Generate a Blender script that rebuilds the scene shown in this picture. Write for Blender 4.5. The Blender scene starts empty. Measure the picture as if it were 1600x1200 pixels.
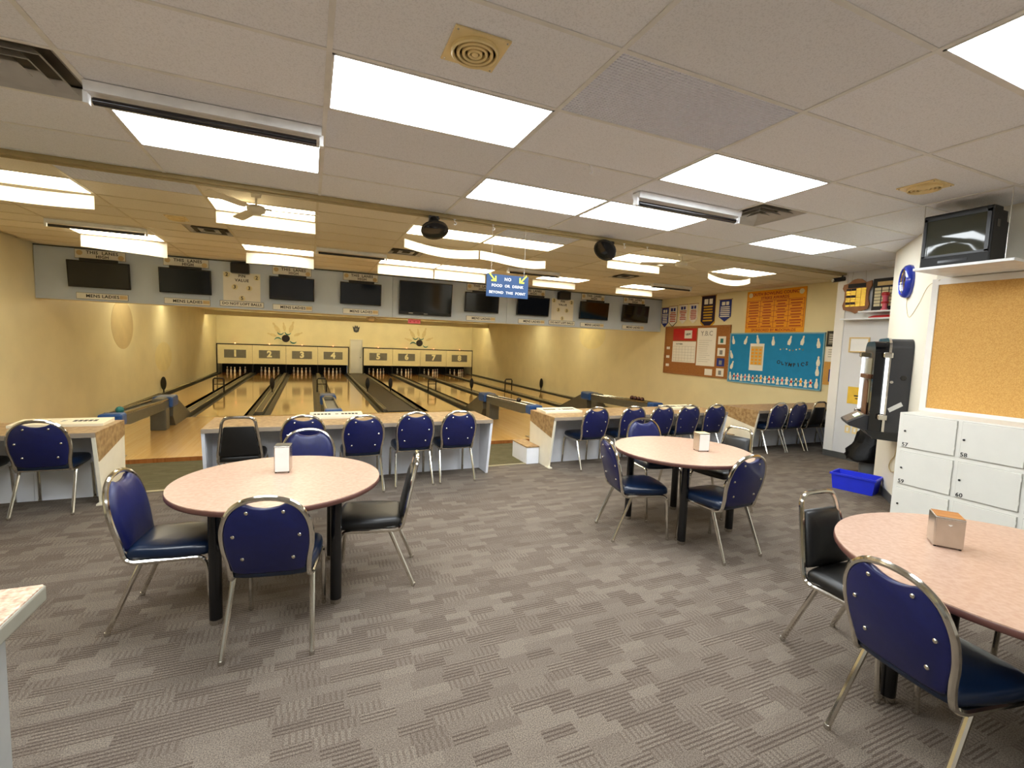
import bpy, bmesh, math, random
from mathutils import Vector, Matrix
random.seed(7)
S = bpy.context.scene
COL = S.collection
PI = math.pi

# ------------------------------------------------------------------ camera, world, exposure
cam_d = bpy.data.cameras.new('camera'); cam = bpy.data.objects.new('camera', cam_d); COL.objects.link(cam)
F, YAW, PITCH, ROLL, H = 731.2, 0.40911, -0.08396, 0.03577, 1.67
cam_d.sensor_fit = 'HORIZONTAL'; cam_d.sensor_width = 36.0; cam_d.lens = F / 1600 * 36.0
cam_d.clip_start = 0.05; cam_d.clip_end = 200
fw = Vector((math.sin(YAW) * math.cos(PITCH), math.cos(YAW) * math.cos(PITCH), math.sin(PITCH)))
rt = Vector((math.cos(YAW), -math.sin(YAW), 0)); up = rt.cross(fw)
r2 = rt * math.cos(ROLL) + up * math.sin(ROLL); u2 = -rt * math.sin(ROLL) + up * math.cos(ROLL)
m = Matrix((r2, u2, -fw)).transposed().to_4x4(); m.translation = (0, 0, H)
cam.matrix_world = m
S.camera = cam
wd = bpy.data.worlds.new('world'); S.world = wd; wd.use_nodes = True
wd.node_tree.nodes['Background'].inputs[0].default_value = (0.8, 0.85, 1, 1)
wd.node_tree.nodes['Background'].inputs[1].default_value = 0.02
S.view_settings.view_transform = 'Standard'; S.view_settings.look = 'None'
S.view_settings.gamma = 1.0; S.view_settings.use_curve_mapping = False
S.view_settings.exposure = 2.0
L_NEAR, L_FAR, L_LANE = 5.5, 4.0, 6.0          # radiance of the fluorescent panels

# ------------------------------------------------------------------ materials
def srgb(r, g, b):
    f = lambda c: (c / 255) / 12.92 if c <= 10 else (((c / 255) + .055) / 1.055) ** 2.4
    return (f(r), f(g), f(b), 1)
MATS = {}
def new_mat(name):
    mt = bpy.data.materials.new(name); mt.use_nodes = True
    MATS[name] = mt
    return mt, mt.node_tree.nodes, mt.node_tree.links, mt.node_tree.nodes['Principled BSDF']
def mat(name, c, rough=.5, metal=0, var=.06, scale=8, bump=0, coat=0, spec=None, c2=None, stretch=None, detail=4, trans=0, lo=.35, hi=.65):
    mt, N, L, P = new_mat(name)
    P.inputs['Roughness'].default_value = rough; P.inputs['Metallic'].default_value = metal
    if coat: P.inputs['Coat Weight'].default_value = coat; P.inputs['Coat Roughness'].default_value = .06
    if spec is not None: P.inputs['Specular IOR Level'].default_value = spec
    if trans: P.inputs['Transmission Weight'].default_value = trans
    tc = N.new('ShaderNodeTexCoord'); src = tc.outputs['Object']
    if stretch:
        mp = N.new('ShaderNodeMapping'); mp.inputs['Scale'].default_value = stretch
        L.new(src, mp.inputs[0]); src = mp.outputs[0]
    nz = N.new('ShaderNodeTexNoise'); nz.inputs['Scale'].default_value = scale; nz.inputs['Detail'].default_value = detail
    L.new(src, nz.inputs['Vector'])
    rp = N.new('ShaderNodeValToRGB')
    a = c; b = c2 if c2 else tuple(min(1, x * (1 + var)) for x in c[:3]) + (1,)
    if not c2: a = tuple(x * (1 - var) for x in c[:3]) + (1,)
    rp.color_ramp.elements[0].color = a; rp.color_ramp.elements[1].color = b
    rp.color_ramp.elements[0].position = lo; rp.color_ramp.elements[1].position = hi
    L.new(nz.outputs[0], rp.inputs[0]); L.new(rp.outputs[0], P.inputs['Base Color'])
    if bump:
        bp = N.new('ShaderNodeBump'); bp.inputs['Strength'].default_value = bump; bp.inputs['Distance'].default_value = .01
        L.new(nz.outputs[0], bp.inputs['Height']); L.new(bp.outputs[0], P.inputs['Normal'])
    return mt
def emis(name, c, s):
    mt, N, L, P = new_mat(name)
    P.inputs['Base Color'].default_value = (.9, .9, .9, 1)
    P.inputs['Emission Color'].default_value = c; P.inputs['Emission Strength'].default_value = s
    P.inputs['Roughness'].default_value = .6
    return mt

def node(N, t, **k):
    n = N.new(t)
    for a, b in k.items(): setattr(n, a, b)
    return n
def math_n(N, L, op, a, b=None):
    n = node(N, 'ShaderNodeMath', operation=op)
    for i, v in enumerate((a, b)):
        if v is None: continue
        if isinstance(v, (int, float)): n.inputs[i].default_value = v
        else: L.new(v, n.inputs[i])
    return n.outputs[0]
def mix(N, L, f, a, b):
    n = node(N, 'ShaderNodeMix', data_type='RGBA')
    for s, v in ((0, f), (6, a), (7, b)):
        if isinstance(v, (int, float, tuple)): n.inputs[s].default_value = v
        else: L.new(v, n.inputs[s])
    return n.outputs[2]
def carpet(name, ca, cb, cc, cw=.145, ch=.075):
    mt, N, L, P = new_mat(name)
    P.inputs['Roughness'].default_value = .95; P.inputs['Specular IOR Level'].default_value = .15
    tc = N.new('ShaderNodeTexCoord')
    rot = node(N, 'ShaderNodeMapping'); rot.inputs['Rotation'].default_value = (0, 0, .0)
    L.new(tc.outputs['Object'], rot.inputs[0])
    sx = N.new('ShaderNodeSeparateXYZ'); L.new(rot.outputs[0], sx.inputs[0])
    X = math_n(N, L, 'DIVIDE', sx.outputs[0], cw); Y = math_n(N, L, 'DIVIDE', sx.outputs[1], ch)
    row = math_n(N, L, 'FLOOR', Y)
    rw = node(N, 'ShaderNodeTexWhiteNoise', noise_dimensions='1D'); L.new(row, rw.inputs['W'])
    off = math_n(N, L, 'MULTIPLY', rw.outputs[0], 7.3)
    X2 = math_n(N, L, 'ADD', X, off); colm = math_n(N, L, 'FLOOR', X2)
    cb_ = N.new('ShaderNodeCombineXYZ'); L.new(colm, cb_.inputs[0]); L.new(row, cb_.inputs[1])
    wn = node(N, 'ShaderNodeTexWhiteNoise', noise_dimensions='2D'); L.new(cb_.outputs[0], wn.inputs[0])
    big = N.new('ShaderNodeTexNoise'); big.inputs['Scale'].default_value = 2.2; L.new(tc.outputs['Object'], big.inputs['Vector'])
    sel = math_n(N, L, 'GREATER_THAN', wn.outputs[0], .58)      # cells with stripes along x
    sel2 = math_n(N, L, 'LESS_THAN', wn.outputs[0], .2)         # cells with cross stripes
    wob = N.new('ShaderNodeTexNoise'); wob.inputs['Scale'].default_value = 30; L.new(tc.outputs['Object'], wob.inputs['Vector'])
    wv = math_n(N, L, 'MULTIPLY', wob.outputs[0], 1.6)
    s1 = math_n(N, L, 'GREATER_THAN', math_n(N, L, 'SINE', math_n(N, L, 'ADD', math_n(N, L, 'MULTIPLY', Y, 2 * PI * 3), wv)), .15)
    s2 = math_n(N, L, 'GREATER_THAN', math_n(N, L, 'SINE', math_n(N, L, 'ADD', math_n(N, L, 'MULTIPLY', X2, 2 * PI * 6), wv)), .3)
    k1 = math_n(N, L, 'MULTIPLY', sel, s1); k2 = math_n(N, L, 'MULTIPLY', math_n(N, L, 'MULTIPLY', sel2, s2), .35)
    fn = N.new('ShaderNodeTexNoise'); fn.inputs['Scale'].default_value = 190; fn.inputs['Detail'].default_value = 2
    L.new(tc.outputs['Object'], fn.inputs['Vector'])
    base = mix(N, L, math_n(N, L, 'FRACT', math_n(N, L, 'MULTIPLY', wn.outputs[0], 13.7)), ca, cc)
    c1 = mix(N, L, math_n(N, L, 'MULTIPLY', k1, .68), base, cb)
    c2 = mix(N, L, k2, c1, cb)
    f2 = node(N, 'ShaderNodeMapRange'); L.new(fn.outputs[0], f2.inputs[0])
    f2.inputs[1].default_value = .3; f2.inputs[2].default_value = .7; f2.inputs[3].default_value = .5; f2.inputs[4].default_value = 1.45
    mu = node(N, 'ShaderNodeMix', data_type='RGBA', blend_type='MULTIPLY'); mu.inputs[0].default_value = 1
    L.new(c2, mu.inputs[6]); L.new(f2.outputs[0], mu.inputs[7])
    L.new(mu.outputs[2], P.inputs['Base Color'])
    bp = N.new('ShaderNodeBump'); bp.inputs['Strength'].default_value = .4; bp.inputs['Distance'].default_value = .004
    L.new(fn.outputs[0], bp.inputs['Height']); L.new(bp.outputs[0], P.inputs['Normal'])
    return mt
def boards(name, ca, cb, rough, w=.027, coat=.6):
    """glossy maple strips running along y"""
    mt, N, L, P = new_mat(name)
    P.inputs['Roughness'].default_value = rough
    P.inputs['Coat Weight'].default_value = coat; P.inputs['Coat Roughness'].default_value = .07
    tc = N.new('ShaderNodeTexCoord'); sx = N.new('ShaderNodeSeparateXYZ'); L.new(tc.outputs['Object'], sx.inputs[0])
    X = math_n(N, L, 'FLOOR', math_n(N, L, 'DIVIDE', sx.outputs[0], w))
    off = math_n(N, L, 'MULTIPLY', X, .37)
    Yc = math_n(N, L, 'FLOOR', math_n(N, L, 'ADD', math_n(N, L, 'MULTIPLY', sx.outputs[1], .55), off))
    cv = N.new('ShaderNodeCombineXYZ'); L.new(X, cv.inputs[0]); L.new(Yc, cv.inputs[1])
    wn = node(N, 'ShaderNodeTexWhiteNoise', noise_dimensions='2D'); L.new(cv.outputs[0], wn.inputs[0])
    mp = N.new('ShaderNodeMapping'); mp.inputs['Scale'].default_value = (60, 2.5, 1); L.new(tc.outputs['Object'], mp.inputs[0])
    nz = N.new('ShaderNodeTexNoise'); nz.inputs['Scale'].default_value = 1.5; L.new(mp.outputs[0], nz.inputs['Vector'])
    t = math_n(N, L, 'ADD', math_n(N, L, 'MULTIPLY', wn.outputs[0], .6), math_n(N, L, 'MULTIPLY', nz.outputs[0], .4))
    L.new(mix(N, L, t, ca, cb), P.inputs['Base Color'])
    return mt
def ceiling_tile(name, c):
    mt, N, L, P = new_mat(name)
    P.inputs['Roughness'].default_value = .9; P.inputs['Specular IOR Level'].default_value = .2
    tc = N.new('ShaderNodeTexCoord')
    oi = N.new('ShaderNodeObjectInfo')
    vo = N.new('ShaderNodeTexNoise'); vo.inputs['Scale'].default_value = 140; vo.inputs['Detail'].default_value = 3
    L.new(tc.outputs['Object'], vo.inputs['Vector'])
    rp = N.new('ShaderNodeValToRGB'); rp.color_ramp.elements[0].position = .34; rp.color_ramp.elements[1].position = .5
    rp.color_ramp.elements[0].color = tuple(x * .87 for x in c[:3]) + (1,); rp.color_ramp.elements[1].color = c
    L.new(vo.outputs[0], rp.inputs[0])
    mr = node(N, 'ShaderNodeMapRange'); L.new(oi.outputs['Random'], mr.inputs[0]); mr.inputs[3].default_value = .93; mr.inputs[4].default_value = 1.03
    mu = node(N, 'ShaderNodeMix', data_type='RGBA', blend_type='MULTIPLY'); mu.inputs[0].default_value = 1
    L.new(rp.outputs[0], mu.inputs[6]); L.new(mr.outputs[0], mu.inputs[7]); L.new(mu.outputs[2], P.inputs['Base Color'])
    bp = N.new('ShaderNodeBump'); bp.inputs['Strength'].default_value = .25; bp.inputs['Distance'].default_value = .003
    L.new(vo.outputs[0], bp.inputs['Height']); L.new(bp.outputs[0], P.inputs['Normal'])
    return mt

carpet('carpet', srgb(103, 93, 83), srgb(68, 56, 48), srgb(115, 105, 94), .155, .062)
carpet('carpet_green', srgb(100, 98, 76), srgb(84, 80, 62), srgb(108, 104, 84), .155, .062)
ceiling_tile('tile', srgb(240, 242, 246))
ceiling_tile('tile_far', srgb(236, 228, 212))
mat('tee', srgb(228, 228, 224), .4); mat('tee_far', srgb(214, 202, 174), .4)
mat('grey_panel', srgb(232, 236, 246), .5, var=.04, scale=40)
mat('wall_cream', srgb(236, 226, 188), .42, var=.04, scale=1.3)
mat('wall_white', srgb(238, 234, 226), .5, var=.02, scale=2)
mat('wall_grey', srgb(222, 222, 222), .5, var=.02, scale=2)
mat('pier_paint', srgb(238, 232, 214), .45, var=.02, scale=2)
mat('oval_paint', srgb(206, 186, 140), .45, var=.04, scale=3)
mat('oval_yellow', srgb(234, 220, 166), .45, var=.04, scale=3)
mat('pale_blue', srgb(198, 212, 232), .5, var=.03, scale=2)
mat('baseboard', srgb(78, 78, 76), .5)
mat('trim_tan', srgb(176, 158, 110), .4)
mat('nosing', srgb(176, 168, 140), .35, metal=.5)
boards('approach_wood', srgb(214, 170, 104), srgb(228, 190, 126), .22)
boards('lane_wood', srgb(206, 160, 92), srgb(222, 182, 114), .1)
boards('deck_wood', srgb(150, 92, 46), srgb(176, 112, 60), .1)
mat('gutter', srgb(74, 72, 64), .35, var=.2, scale=4)
mat('divider', srgb(108, 100, 82), .35, var=.15, scale=3)
mat('dark_walk', srgb(74, 68, 58), .6, var=.1)
mat('rail_metal', srgb(190, 190, 186), .2, metal=1)
mat('pit_black', srgb(14, 14, 14), .8)
mat('black', srgb(18, 18, 19), .35); mat('black_gloss', srgb(9, 9, 11), .12); mat('black_matte', srgb(26, 26, 27), .6)
mat('screen', srgb(7, 7, 9), .08, var=0)
mat('chrome', srgb(214, 210, 200), .12, metal=1, var=.03); mat('brass_chrome', srgb(222, 208, 160), .14, metal=1, var=.03)
mat('steel', srgb(204, 200, 192), .25, metal=1, var=.05, scale=20)
mat('vinyl_blue', srgb(16, 22, 74), .38, var=.1, scale=30, bump=.03)
mat('vinyl_navy', srgb(11, 28, 52), .28, var=.12, scale=5, bump=.02)
mat('vinyl_black', srgb(22, 21, 20), .4, var=.1, scale=30, bump=.03)
mat('table_laminate', srgb(172, 138, 116), .3, scale=45, c2=srgb(186, 156, 136), detail=8)
mat('table_edge', srgb(98, 62, 54), .4)
mat('leg_black', srgb(15, 15, 16), .22)
mat('desk_laminate', srgb(136, 104, 66), .4, scale=18, c2=srgb(178, 148, 104), detail=9)
mat('desk_edge', srgb(150, 136, 118), .5)
mat('desk_white', srgb(238, 241, 248), .45, var=.02); mat('desk_cream', srgb(234, 226, 204), .45, var=.02)
mat('score_cream', srgb(240, 230, 200), .4, var=.02)
mat('counter_stone', srgb(150, 118, 96), .35, scale=60, c2=srgb(208, 184, 160), detail=8)
mat('counter_edge', srgb(140, 136, 122), .5); mat('counter_side', srgb(150, 150, 146), .55)
mat('locker_white', srgb(222, 220, 211), .42, var=.015)
mat('locker_line', srgb(176, 174, 164), .6)
mat('cork', srgb(196, 146, 74), .9, scale=120, c2=srgb(216, 170, 96), bump=.2, detail=6)
mat('cork_dark', srgb(150, 96, 48), .9, scale=60, c2=srgb(176, 120, 66), bump=.2)
mat('wood_frame', srgb(150, 96, 46), .45, scale=6, c2=srgb(178, 122, 66), stretch=(1, 8, 8))
mat('felt_blue', srgb(22, 138, 200), .8, var=.04, scale=5)
mat('board_edge', srgb(130, 180, 206), .6)
mat('sign_orange', srgb(244, 166, 14), .5, var=.02); mat('ink_red', srgb(172, 40, 14), .6)
mat('red', srgb(196, 34, 34), .45); mat('pink', srgb(236, 110, 130), .5)
mat('paper', srgb(244, 242, 236), .7, var=.01); mat('paper_tan', srgb(220, 190, 130), .7); mat('paper_yellow', srgb(240, 196, 64), .6)
mat('ink', srgb(26, 26, 30), .6); mat('ink_grey', srgb(140, 140, 140), .7)
mat('sign_white', srgb(240, 238, 230), .5, var=.02); mat('sign_tan', srgb(214, 190, 142), .5)
mat('mask_cream', srgb(238, 228, 190), .45, var=.02); mat('plate_grey', srgb(120, 118, 110), .5); mat('numeral', srgb(246, 238, 200), .5)
mat('teal', srgb(40, 120, 120), .5); mat('mural_cream', srgb(220, 204, 154), .6)
mat('ball_dark', srgb(46, 40, 40), .2); mat('ball_brown', srgb(96, 40, 30), .15, scale=9, c2=srgb(30, 18, 16))
mat('return_blue', srgb(36, 84, 156), .35, var=.1); mat('return_grey', srgb(92, 92, 84), .4, var=.08)
mat('sign_blue', srgb(8, 54, 98), .5); mat('sign_yellow', srgb(232, 240, 70), .5)
mat('bin_blue', srgb(34, 50, 206), .35, var=.05); mat('bag_black', srgb(6, 6, 7), .4, bump=.3, scale=30, spec=.15); mat('can_grey', srgb(110, 114, 118), .5)
mat('clock_blue', srgb(24, 50, 168), .2, coat=.5); mat('clock_face', srgb(150, 140, 110), .12, coat=.6)
mat('juke_black', srgb(40, 40, 43), .4, var=.08, scale=60); mat('juke_wood', srgb(96, 56, 26), .4); mat('juke_glass', srgb(120, 112, 84), .3)
mat('tan_plastic', srgb(240, 218, 160), .4); mat('fan_white', srgb(232, 226, 206), .4)
mat('vent_grey', srgb(196, 194, 188), .4); mat('vent_dark', srgb(84, 78, 66), .6); mat('white_paint', srgb(240, 242, 244), .35)
mat('tube_black', srgb(14, 12, 18), .15, coat=.6); mat('cord', srgb(196, 176, 130), .6); mat('cord_white', srgb(236, 232, 220), .5)
mat('pin_white', srgb(246, 242, 230), .25, var=.01)
mat('pennant_blue', srgb(40, 56, 140), .8); mat('pennant_white', srgb(236, 232, 230), .8); mat('pennant_dark', srgb(40, 26, 56), .8); mat('gold', srgb(232, 186, 60), .35, metal=.6)
mat('plaque_wood', srgb(134, 82, 40), .35, scale=5, c2=srgb(160, 104, 58)); mat('gold_plate', srgb(238, 206, 90), .25, metal=.7)
mat('plate_yellow', srgb(232, 222, 180), .5)
mat('crt_glass', srgb(64, 66, 56), .06, var=.03)
mt, N_, L_, P_ = new_mat('baffle')
P_.inputs['Base Color'].default_value = (.93, .91, .85, 1); P_.inputs['Roughness'].default_value = .5
tr = N_.new('ShaderNodeBsdfTranslucent'); tr.inputs[0].default_value = (.95, .93, .86, 1)
mx = N_.new('ShaderNodeMixShader'); mx.inputs[0].default_value = .45
L_.new(P_.outputs[0], mx.inputs[1]); L_.new(tr.outputs[0], mx.inputs[2]); L_.new(mx.outputs[0], N_['Material Output'].inputs[0])
emis('glow_near', (.91, .965, 1, 1), L_NEAR); emis('glow_far', (1, .87, .62, 1), L_FAR); emis('glow_lane', (1, .89, .58, 1), L_LANE)
emis('glow_valance', (1, .9, .62, 1), 6.5)
emis('glow_red', (1, .3, .1, 1), 2.5); emis('glow_juke', (.95, .98, 1, 1), .35); emis('glow_green', (.25, .9, .3, 1), .3); emis('glow_pit', (1, .85, .6, 1), .6)

# ------------------------------------------------------------------ mesh helpers
class MB:
    def __init__(s): s.v = []; s.f = []; s.mi = []; s.sm = []
    def add(s, vs, fs, k=0, smooth=False):
        o = len(s.v); s.v += [tuple(p) for p in vs]
        for f in fs: s.f.append(tuple(i + o for i in f)); s.mi.append(k); s.sm.append(smooth)
        return s
    def box(s, x0, x1, y0, y1, z0, z1, k=0, b=0):
        if x0 > x1: x0, x1 = x1, x0
        if y0 > y1: y0, y1 = y1, y0
        if z0 > z1: z0, z1 = z1, z0
        if b:
            bm = bmesh.new(); bmesh.ops.create_cube(bm, size=1)
            for v in bm.verts: v.co = Vector(((x0 + x1) / 2 + v.co.x * (x1 - x0), (y0 + y1) / 2 + v.co.y * (y1 - y0), (z0 + z1) / 2 + v.co.z * (z1 - z0)))
            bmesh.ops.bevel(bm, geom=bm.edges[:], offset=b, segments=2, affect='EDGES', profile=.5)
            bm.verts.index_update(); s.add([v.co[:] for v in bm.verts], [[v.index for v in f.verts] for f in bm.faces], k); bm.free(); return s
        P = [(x, y, z) for z in (z0, z1) for y in (y0, y1) for x in (x0, x1)]
        return s.add(P, [(0, 2, 3, 1), (4, 5, 7, 6), (0, 1, 5, 4), (2, 6, 7, 3), (0, 4, 6, 2), (1, 3, 7, 5)], k)
    def tube(s, path, r, n=8, k=0, closed=False, cap=True, flat=1.0):
        P = [Vector(p) for p in path]; m_ = len(P); vs = []; fs = []
        rr = r if isinstance(r, (list, tuple)) else [r] * m_
        pu = None
        for i, p in enumerate(P):
            a = P[(i - 1) % m_] if (closed or i > 0) else P[i]; b = P[(i + 1) % m_] if (closed or i < m_ - 1) else P[i]
            t = (b - a).normalized()
            if pu is None:
                u = t.orthogonal().normalized()
            else:
                u = (pu - t * pu.dot(t)); u = u.normalized() if u.length > 1e-6 else t.orthogonal().normalized()
            pu = u; w = t.cross(u)
            for j in range(n):
                a_ = 2 * PI * (j + .5) / n
                vs.append(p + (u * math.cos(a_) + w * math.sin(a_) * flat) * rr[i])
        for i in range(m_ if closed else m_ - 1):
            for j in range(n):
                a = i * n + j; b = i * n + (j + 1) % n; c = ((i + 1) % m_) * n
                fs.append((a, b, c + (j + 1) % n, c + j))
        s.add(vs, fs, k, True)
        if cap and not closed:
            o = len(s.v) - len(vs)
            s.f.append(tuple(o + j for j in reversed(range(n)))); s.mi.append(k); s.sm.append(False)
            s.f.append(tuple(o + (m_ - 1) * n + j for j in range(n))); s.mi.append(k); s.sm.append(False)
        return s
    def cyl(s, p0, p1, r, n=16, k=0, r1=None): return s.tube([p0, p1], [r, r if r1 is None else r1], n, k)
    def lathe(s, prof, n=24, k=0, o=(0, 0, 0), axis='z', smooth=True):
        vs = []; fs = []
        for r, h in prof:
            for j in range(n):
                a = 2 * PI * j / n; c, d = r * math.cos(a), r * math.sin(a)
                p = {'z': (c, d, h), 'y': (c, h, d), 'x': (h, c, d)}[axis]
                vs.append((p[0] + o[0], p[1] + o[1], p[2] + o[2]))
        for i in range(len(prof) - 1):
            for j in range(n): fs.append((i * n + j, i * n + (j + 1) % n, (i + 1) * n + (j + 1) % n, (i + 1) * n + j))
        fs.append(tuple(range(n - 1, -1, -1))); fs.append(tuple((len(prof) - 1) * n + j for j in range(n)))
        return s.add(vs, fs, k, smooth)
    def prism(s, poly, a, b, axis='y', k=0):
        """polygon given in the two other axes, extruded from a to b along axis"""
        def P(u, v, w): return {'y': (u, w, v), 'x': (w, u, v), 'z': (u, v, w)}[axis]
        n = len(poly)
        vs = [P(u, v, a) for u, v in poly] + [P(u, v, b) for u, v in poly]
        fs = [tuple(range(n)), tuple(range(2 * n - 1, n - 1, -1))] + [(i, i + n, (i + 1) % n + n, (i + 1) % n) for i in range(n)]
        return s.add(vs, fs, k)
    def pillow(s, outline, layers, fn, k=0):
        """stacked scaled outlines; layers = [(scale, h)], fn(u, v, h) -> xyz"""
        n = len(outline); cu = sum(p[0] for p in outline) / n; cv = sum(p[1] for p in outline) / n
        vs = [fn(cu + (u - cu) * sc, cv + (v - cv) * sc, h) for sc, h in layers for u, v in outline]; fs = []
        for i in range(len(layers) - 1):
            for j in range(n): fs.append((i * n + j, i * n + (j + 1) % n, (i + 1) * n + (j + 1) % n, (i + 1) * n + j))
        fs.append(tuple(range(n - 1, -1, -1))); fs.append(tuple((len(layers) - 1) * n + j for j in range(n)))
        return s.add(vs, fs, k, True)
    def mesh(s, name, mats, sharp=38):
        me = bpy.data.meshes.new(name); me.from_pydata(s.v, [], s.f)
        for mm in (mats if isinstance(mats, (list, tuple)) else [mats]): me.materials.append(MATS[mm])
        for p, k, q in zip(me.polygons, s.mi, s.sm): p.material_index = k; p.use_smooth = q
        bm = bmesh.new(); bm.from_mesh(me); bmesh.ops.recalc_face_normals(bm, faces=bm.faces[:]); bm.to_mesh(me); bm.free()
        if any(s.sm): me.set_sharp_from_angle(angle=math.radians(sharp))
        return me
    def build(s, name, mats, parent=None, loc=None, rz=0, sharp=38):
        return link(name, s.mesh(name, mats, sharp), parent, loc, rz)
def link(name, me, parent=None, loc=None, rz=0, rot=None):
    o = bpy.data.objects.new(name, me); COL.objects.link(o)
    if parent: o.parent = parent
    if loc: o.location = loc
    if rot: o.rotation_euler = rot
    elif rz: o.rotation_euler = (0, 0, rz)
    return o
def tag(o, label=None, cat=None, group=None, kind=None):
    if label: o['label'] = label
    if cat: o['category'] = cat
    if group: o['group'] = group
    if kind: o['kind'] = kind
    return o
def thing(name, label, cat, loc=(0, 0, 0), rz=0, group=None, kind=None, rot=None):
    o = bpy.data.objects.new(name, None); COL.objects.link(o); o.location = loc; o.empty_display_size = .1
    o.rotation_euler = rot if rot else (0, 0, rz)
    return tag(o, label, cat, group, kind)
def copy_tree(o, parent=None):
    c = o.copy(); COL.objects.link(c)
    if parent: c.parent = parent
    for ch in [x for x in CH.get(o.name, [])]: copy_tree(ch, c)
    return c
CH = {}
def note_children(o):
    CH[o.name] = list(o.children)
    for c in o.children: note_children(c)
def struct(o, label, cat=None): return tag(o, label, cat, None, 'structure')
def spline(pts, n=6):
    P = [Vector(p) for p in pts]; out = []
    for i in range(len(P) - 1):
        p0 = P[i - 1] if i else P[0] * 2 - P[1]; p1 = P[i]; p2 = P[i + 1]; p3 = P[i + 2] if i + 2 < len(P) else P[-1] * 2 - P[-2]
        for j in range(n):
            t = j / n
            out.append(.5 * ((2 * p1) + (p2 - p0) * t + (2 * p0 - 5 * p1 + 4 * p2 - p3) * t * t + (3 * p1 - p0 - 3 * p2 + p3) * t ** 3))
    out.append(P[-1]); return out
TXT = {}
def text_mesh(s, size, mt, bold=0, space=1.0, word=1.0, depth=.0015, align='CENTER', line=1.0):
    key = (s, round(size, 4), mt, bold, space, align)
    if key in TXT: return TXT[key]
    cu = bpy.data.curves.new('lettering', 'FONT'); cu.body = s; cu.size = size; cu.align_x = align; cu.align_y = 'CENTER'
    cu.extrude = depth; cu.offset = bold * size; cu.space_character = space; cu.space_word = word; cu.space_line = line; cu.resolution_u = 2
    o = bpy.data.objects.new('lettering', cu); COL.objects.link(o)
    dg = bpy.context.evaluated_depsgraph_get()
    me = bpy.data.meshes.new_from_object(o.evaluated_get(dg)); me.name = 'lettering'
    bpy.data.objects.remove(o); bpy.data.curves.remove(cu)
    me.materials.clear(); me.materials.append(MATS[mt]); TXT[key] = me
    return me
RY = (PI / 2, 0, 0); RX = (PI / 2, 0, -PI / 2)     # print on a wall seen looking along +y, along +x
def letter(s, size, mt, parent, loc, rot=RY, **k): return link('lettering', text_mesh(s, size, mt, **k), parent, loc, rot=rot)

# ------------------------------------------------------------------ room shell
XL, XR = -4.89, 10.4            # side walls of the bowling hall
ZN, ZF, ZL = 3.017, 3.277, 2.9  # near ceiling, hall ceiling, ceiling over the lanes
YB = 4.95                       # where the near ceiling stops
YM = 12.08                      # header board
YP = 31.1                       # pin masks
LZ, CZ = -.53, -.6              # lane level, lower carpet level
struct(MB().box(-6, 10.4, -3.7, 5.9, -.12, 0).build('floor', 'carpet'), 'brown and grey patterned carpet of the raised seating floor', 'floor')
struct(MB().box(XL, XR, 5.88, 9.85, -.72, CZ).build('floor_lower', 'carpet_green'), 'olive carpet strip down a step below the score desks', 'floor')
struct(MB().box(XL, XR, 5.86, 5.9, -.6, -.05).build('trim_1', 'desk_edge'), 'step riser at the edge of the raised carpet', 'riser')
struct(MB().box(-1.83, -1.0, 5.855, 5.905, -.01, .006).box(2.1, 3.0, 5.855, 5.905, -.01, .006).build('trim_2', 'nosing'), 'thin metal strip at the carpet edge between score desks', 'trim')
ap = struct(MB().box(XL, XR, 9.8, 14.5, -.75, LZ).build('floor_approach', 'approach_wood'), 'pale maple bowling approach floor in front of the lanes', 'floor')
MB().box(XL, XR, 9.78, 9.8, -.62, LZ + .002).build('edge_board', 'deck_wood', ap)
struct(MB().box(XL - .12, XL, -3.7, 33, -.75, 3.4).build('wall_left', 'wall_cream'), 'glossy cream side wall along lane 1', 'wall')
struct(MB().box(XR, XR + .12, 5.0, 33, -.75, 3.4).build('wall_right', 'wall_cream'), 'cream side wall along lane 8 carrying the notice boards', 'wall')
struct(MB().box(XL, XR, YP + .2, YP + .3, 1.1, 3.1).box(2.18, 3.16, YP + .2, YP + .3, -.75, 1.1).build('wall_back', 'wall_cream'), 'cream end wall above the pin masks', 'wall')
struct(MB().box(XL, 2.24, YP + 1.9, YP + 2, -.75, 1.2).box(3.11, XR, YP + 1.9, YP + 2, -.75, 1.2).box(XL, XR, YP + .3, YP + 2, 1.1, 1.2).box(XL, XR, YP, YP + 2, -.8, -.75).build('wall_pit', 'pit_black'), 'black pin pit behind the lane masks', 'wall')
struct(MB().box(XL, XR, YM + .07, YP + .3, ZL, ZL + .1).build('ceiling_lanes', 'wall_cream'), 'low cream ceiling over the lanes behind the header', 'ceiling')
struct(MB().box(8.0, 8.12, 2.4, 5.08, 0, 3.4).build('wall_near', 'wall_grey'), 'pale grey wall beside the jukebox with trophy shelf', 'wall')
struct(MB().box(7.985, 8.0, 4.93, 5.075, .1, ZN).build('trim_3', 'wall_white'), 'white corner board on the grey wall next to the last desk', 'trim')
struct(MB().box(7.985, 8.0, 2.5, 5.08, 0, .1).build('baseboard_near', 'baseboard'), 'dark rubber baseboard along the grey wall', 'baseboard')
struct(MB().box(5.55, 5.67, -3.7, 2.6, 0, 3.1).build('wall_lockers', 'pier_paint'), 'white wall behind the lockers and corkboard', 'wall')
PA, PB = Vector((5.55, 2.6, 0)), Vector((6.86, 3.672, 0)); PU = (PB - PA).normalized(); PN = Vector((-PU.y, PU.x, 0))
def pier_pt(a, n, z): q = PA + PU * a + PN * n; return Vector((q.x, q.y, z))
pl = (PB - PA).length
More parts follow.
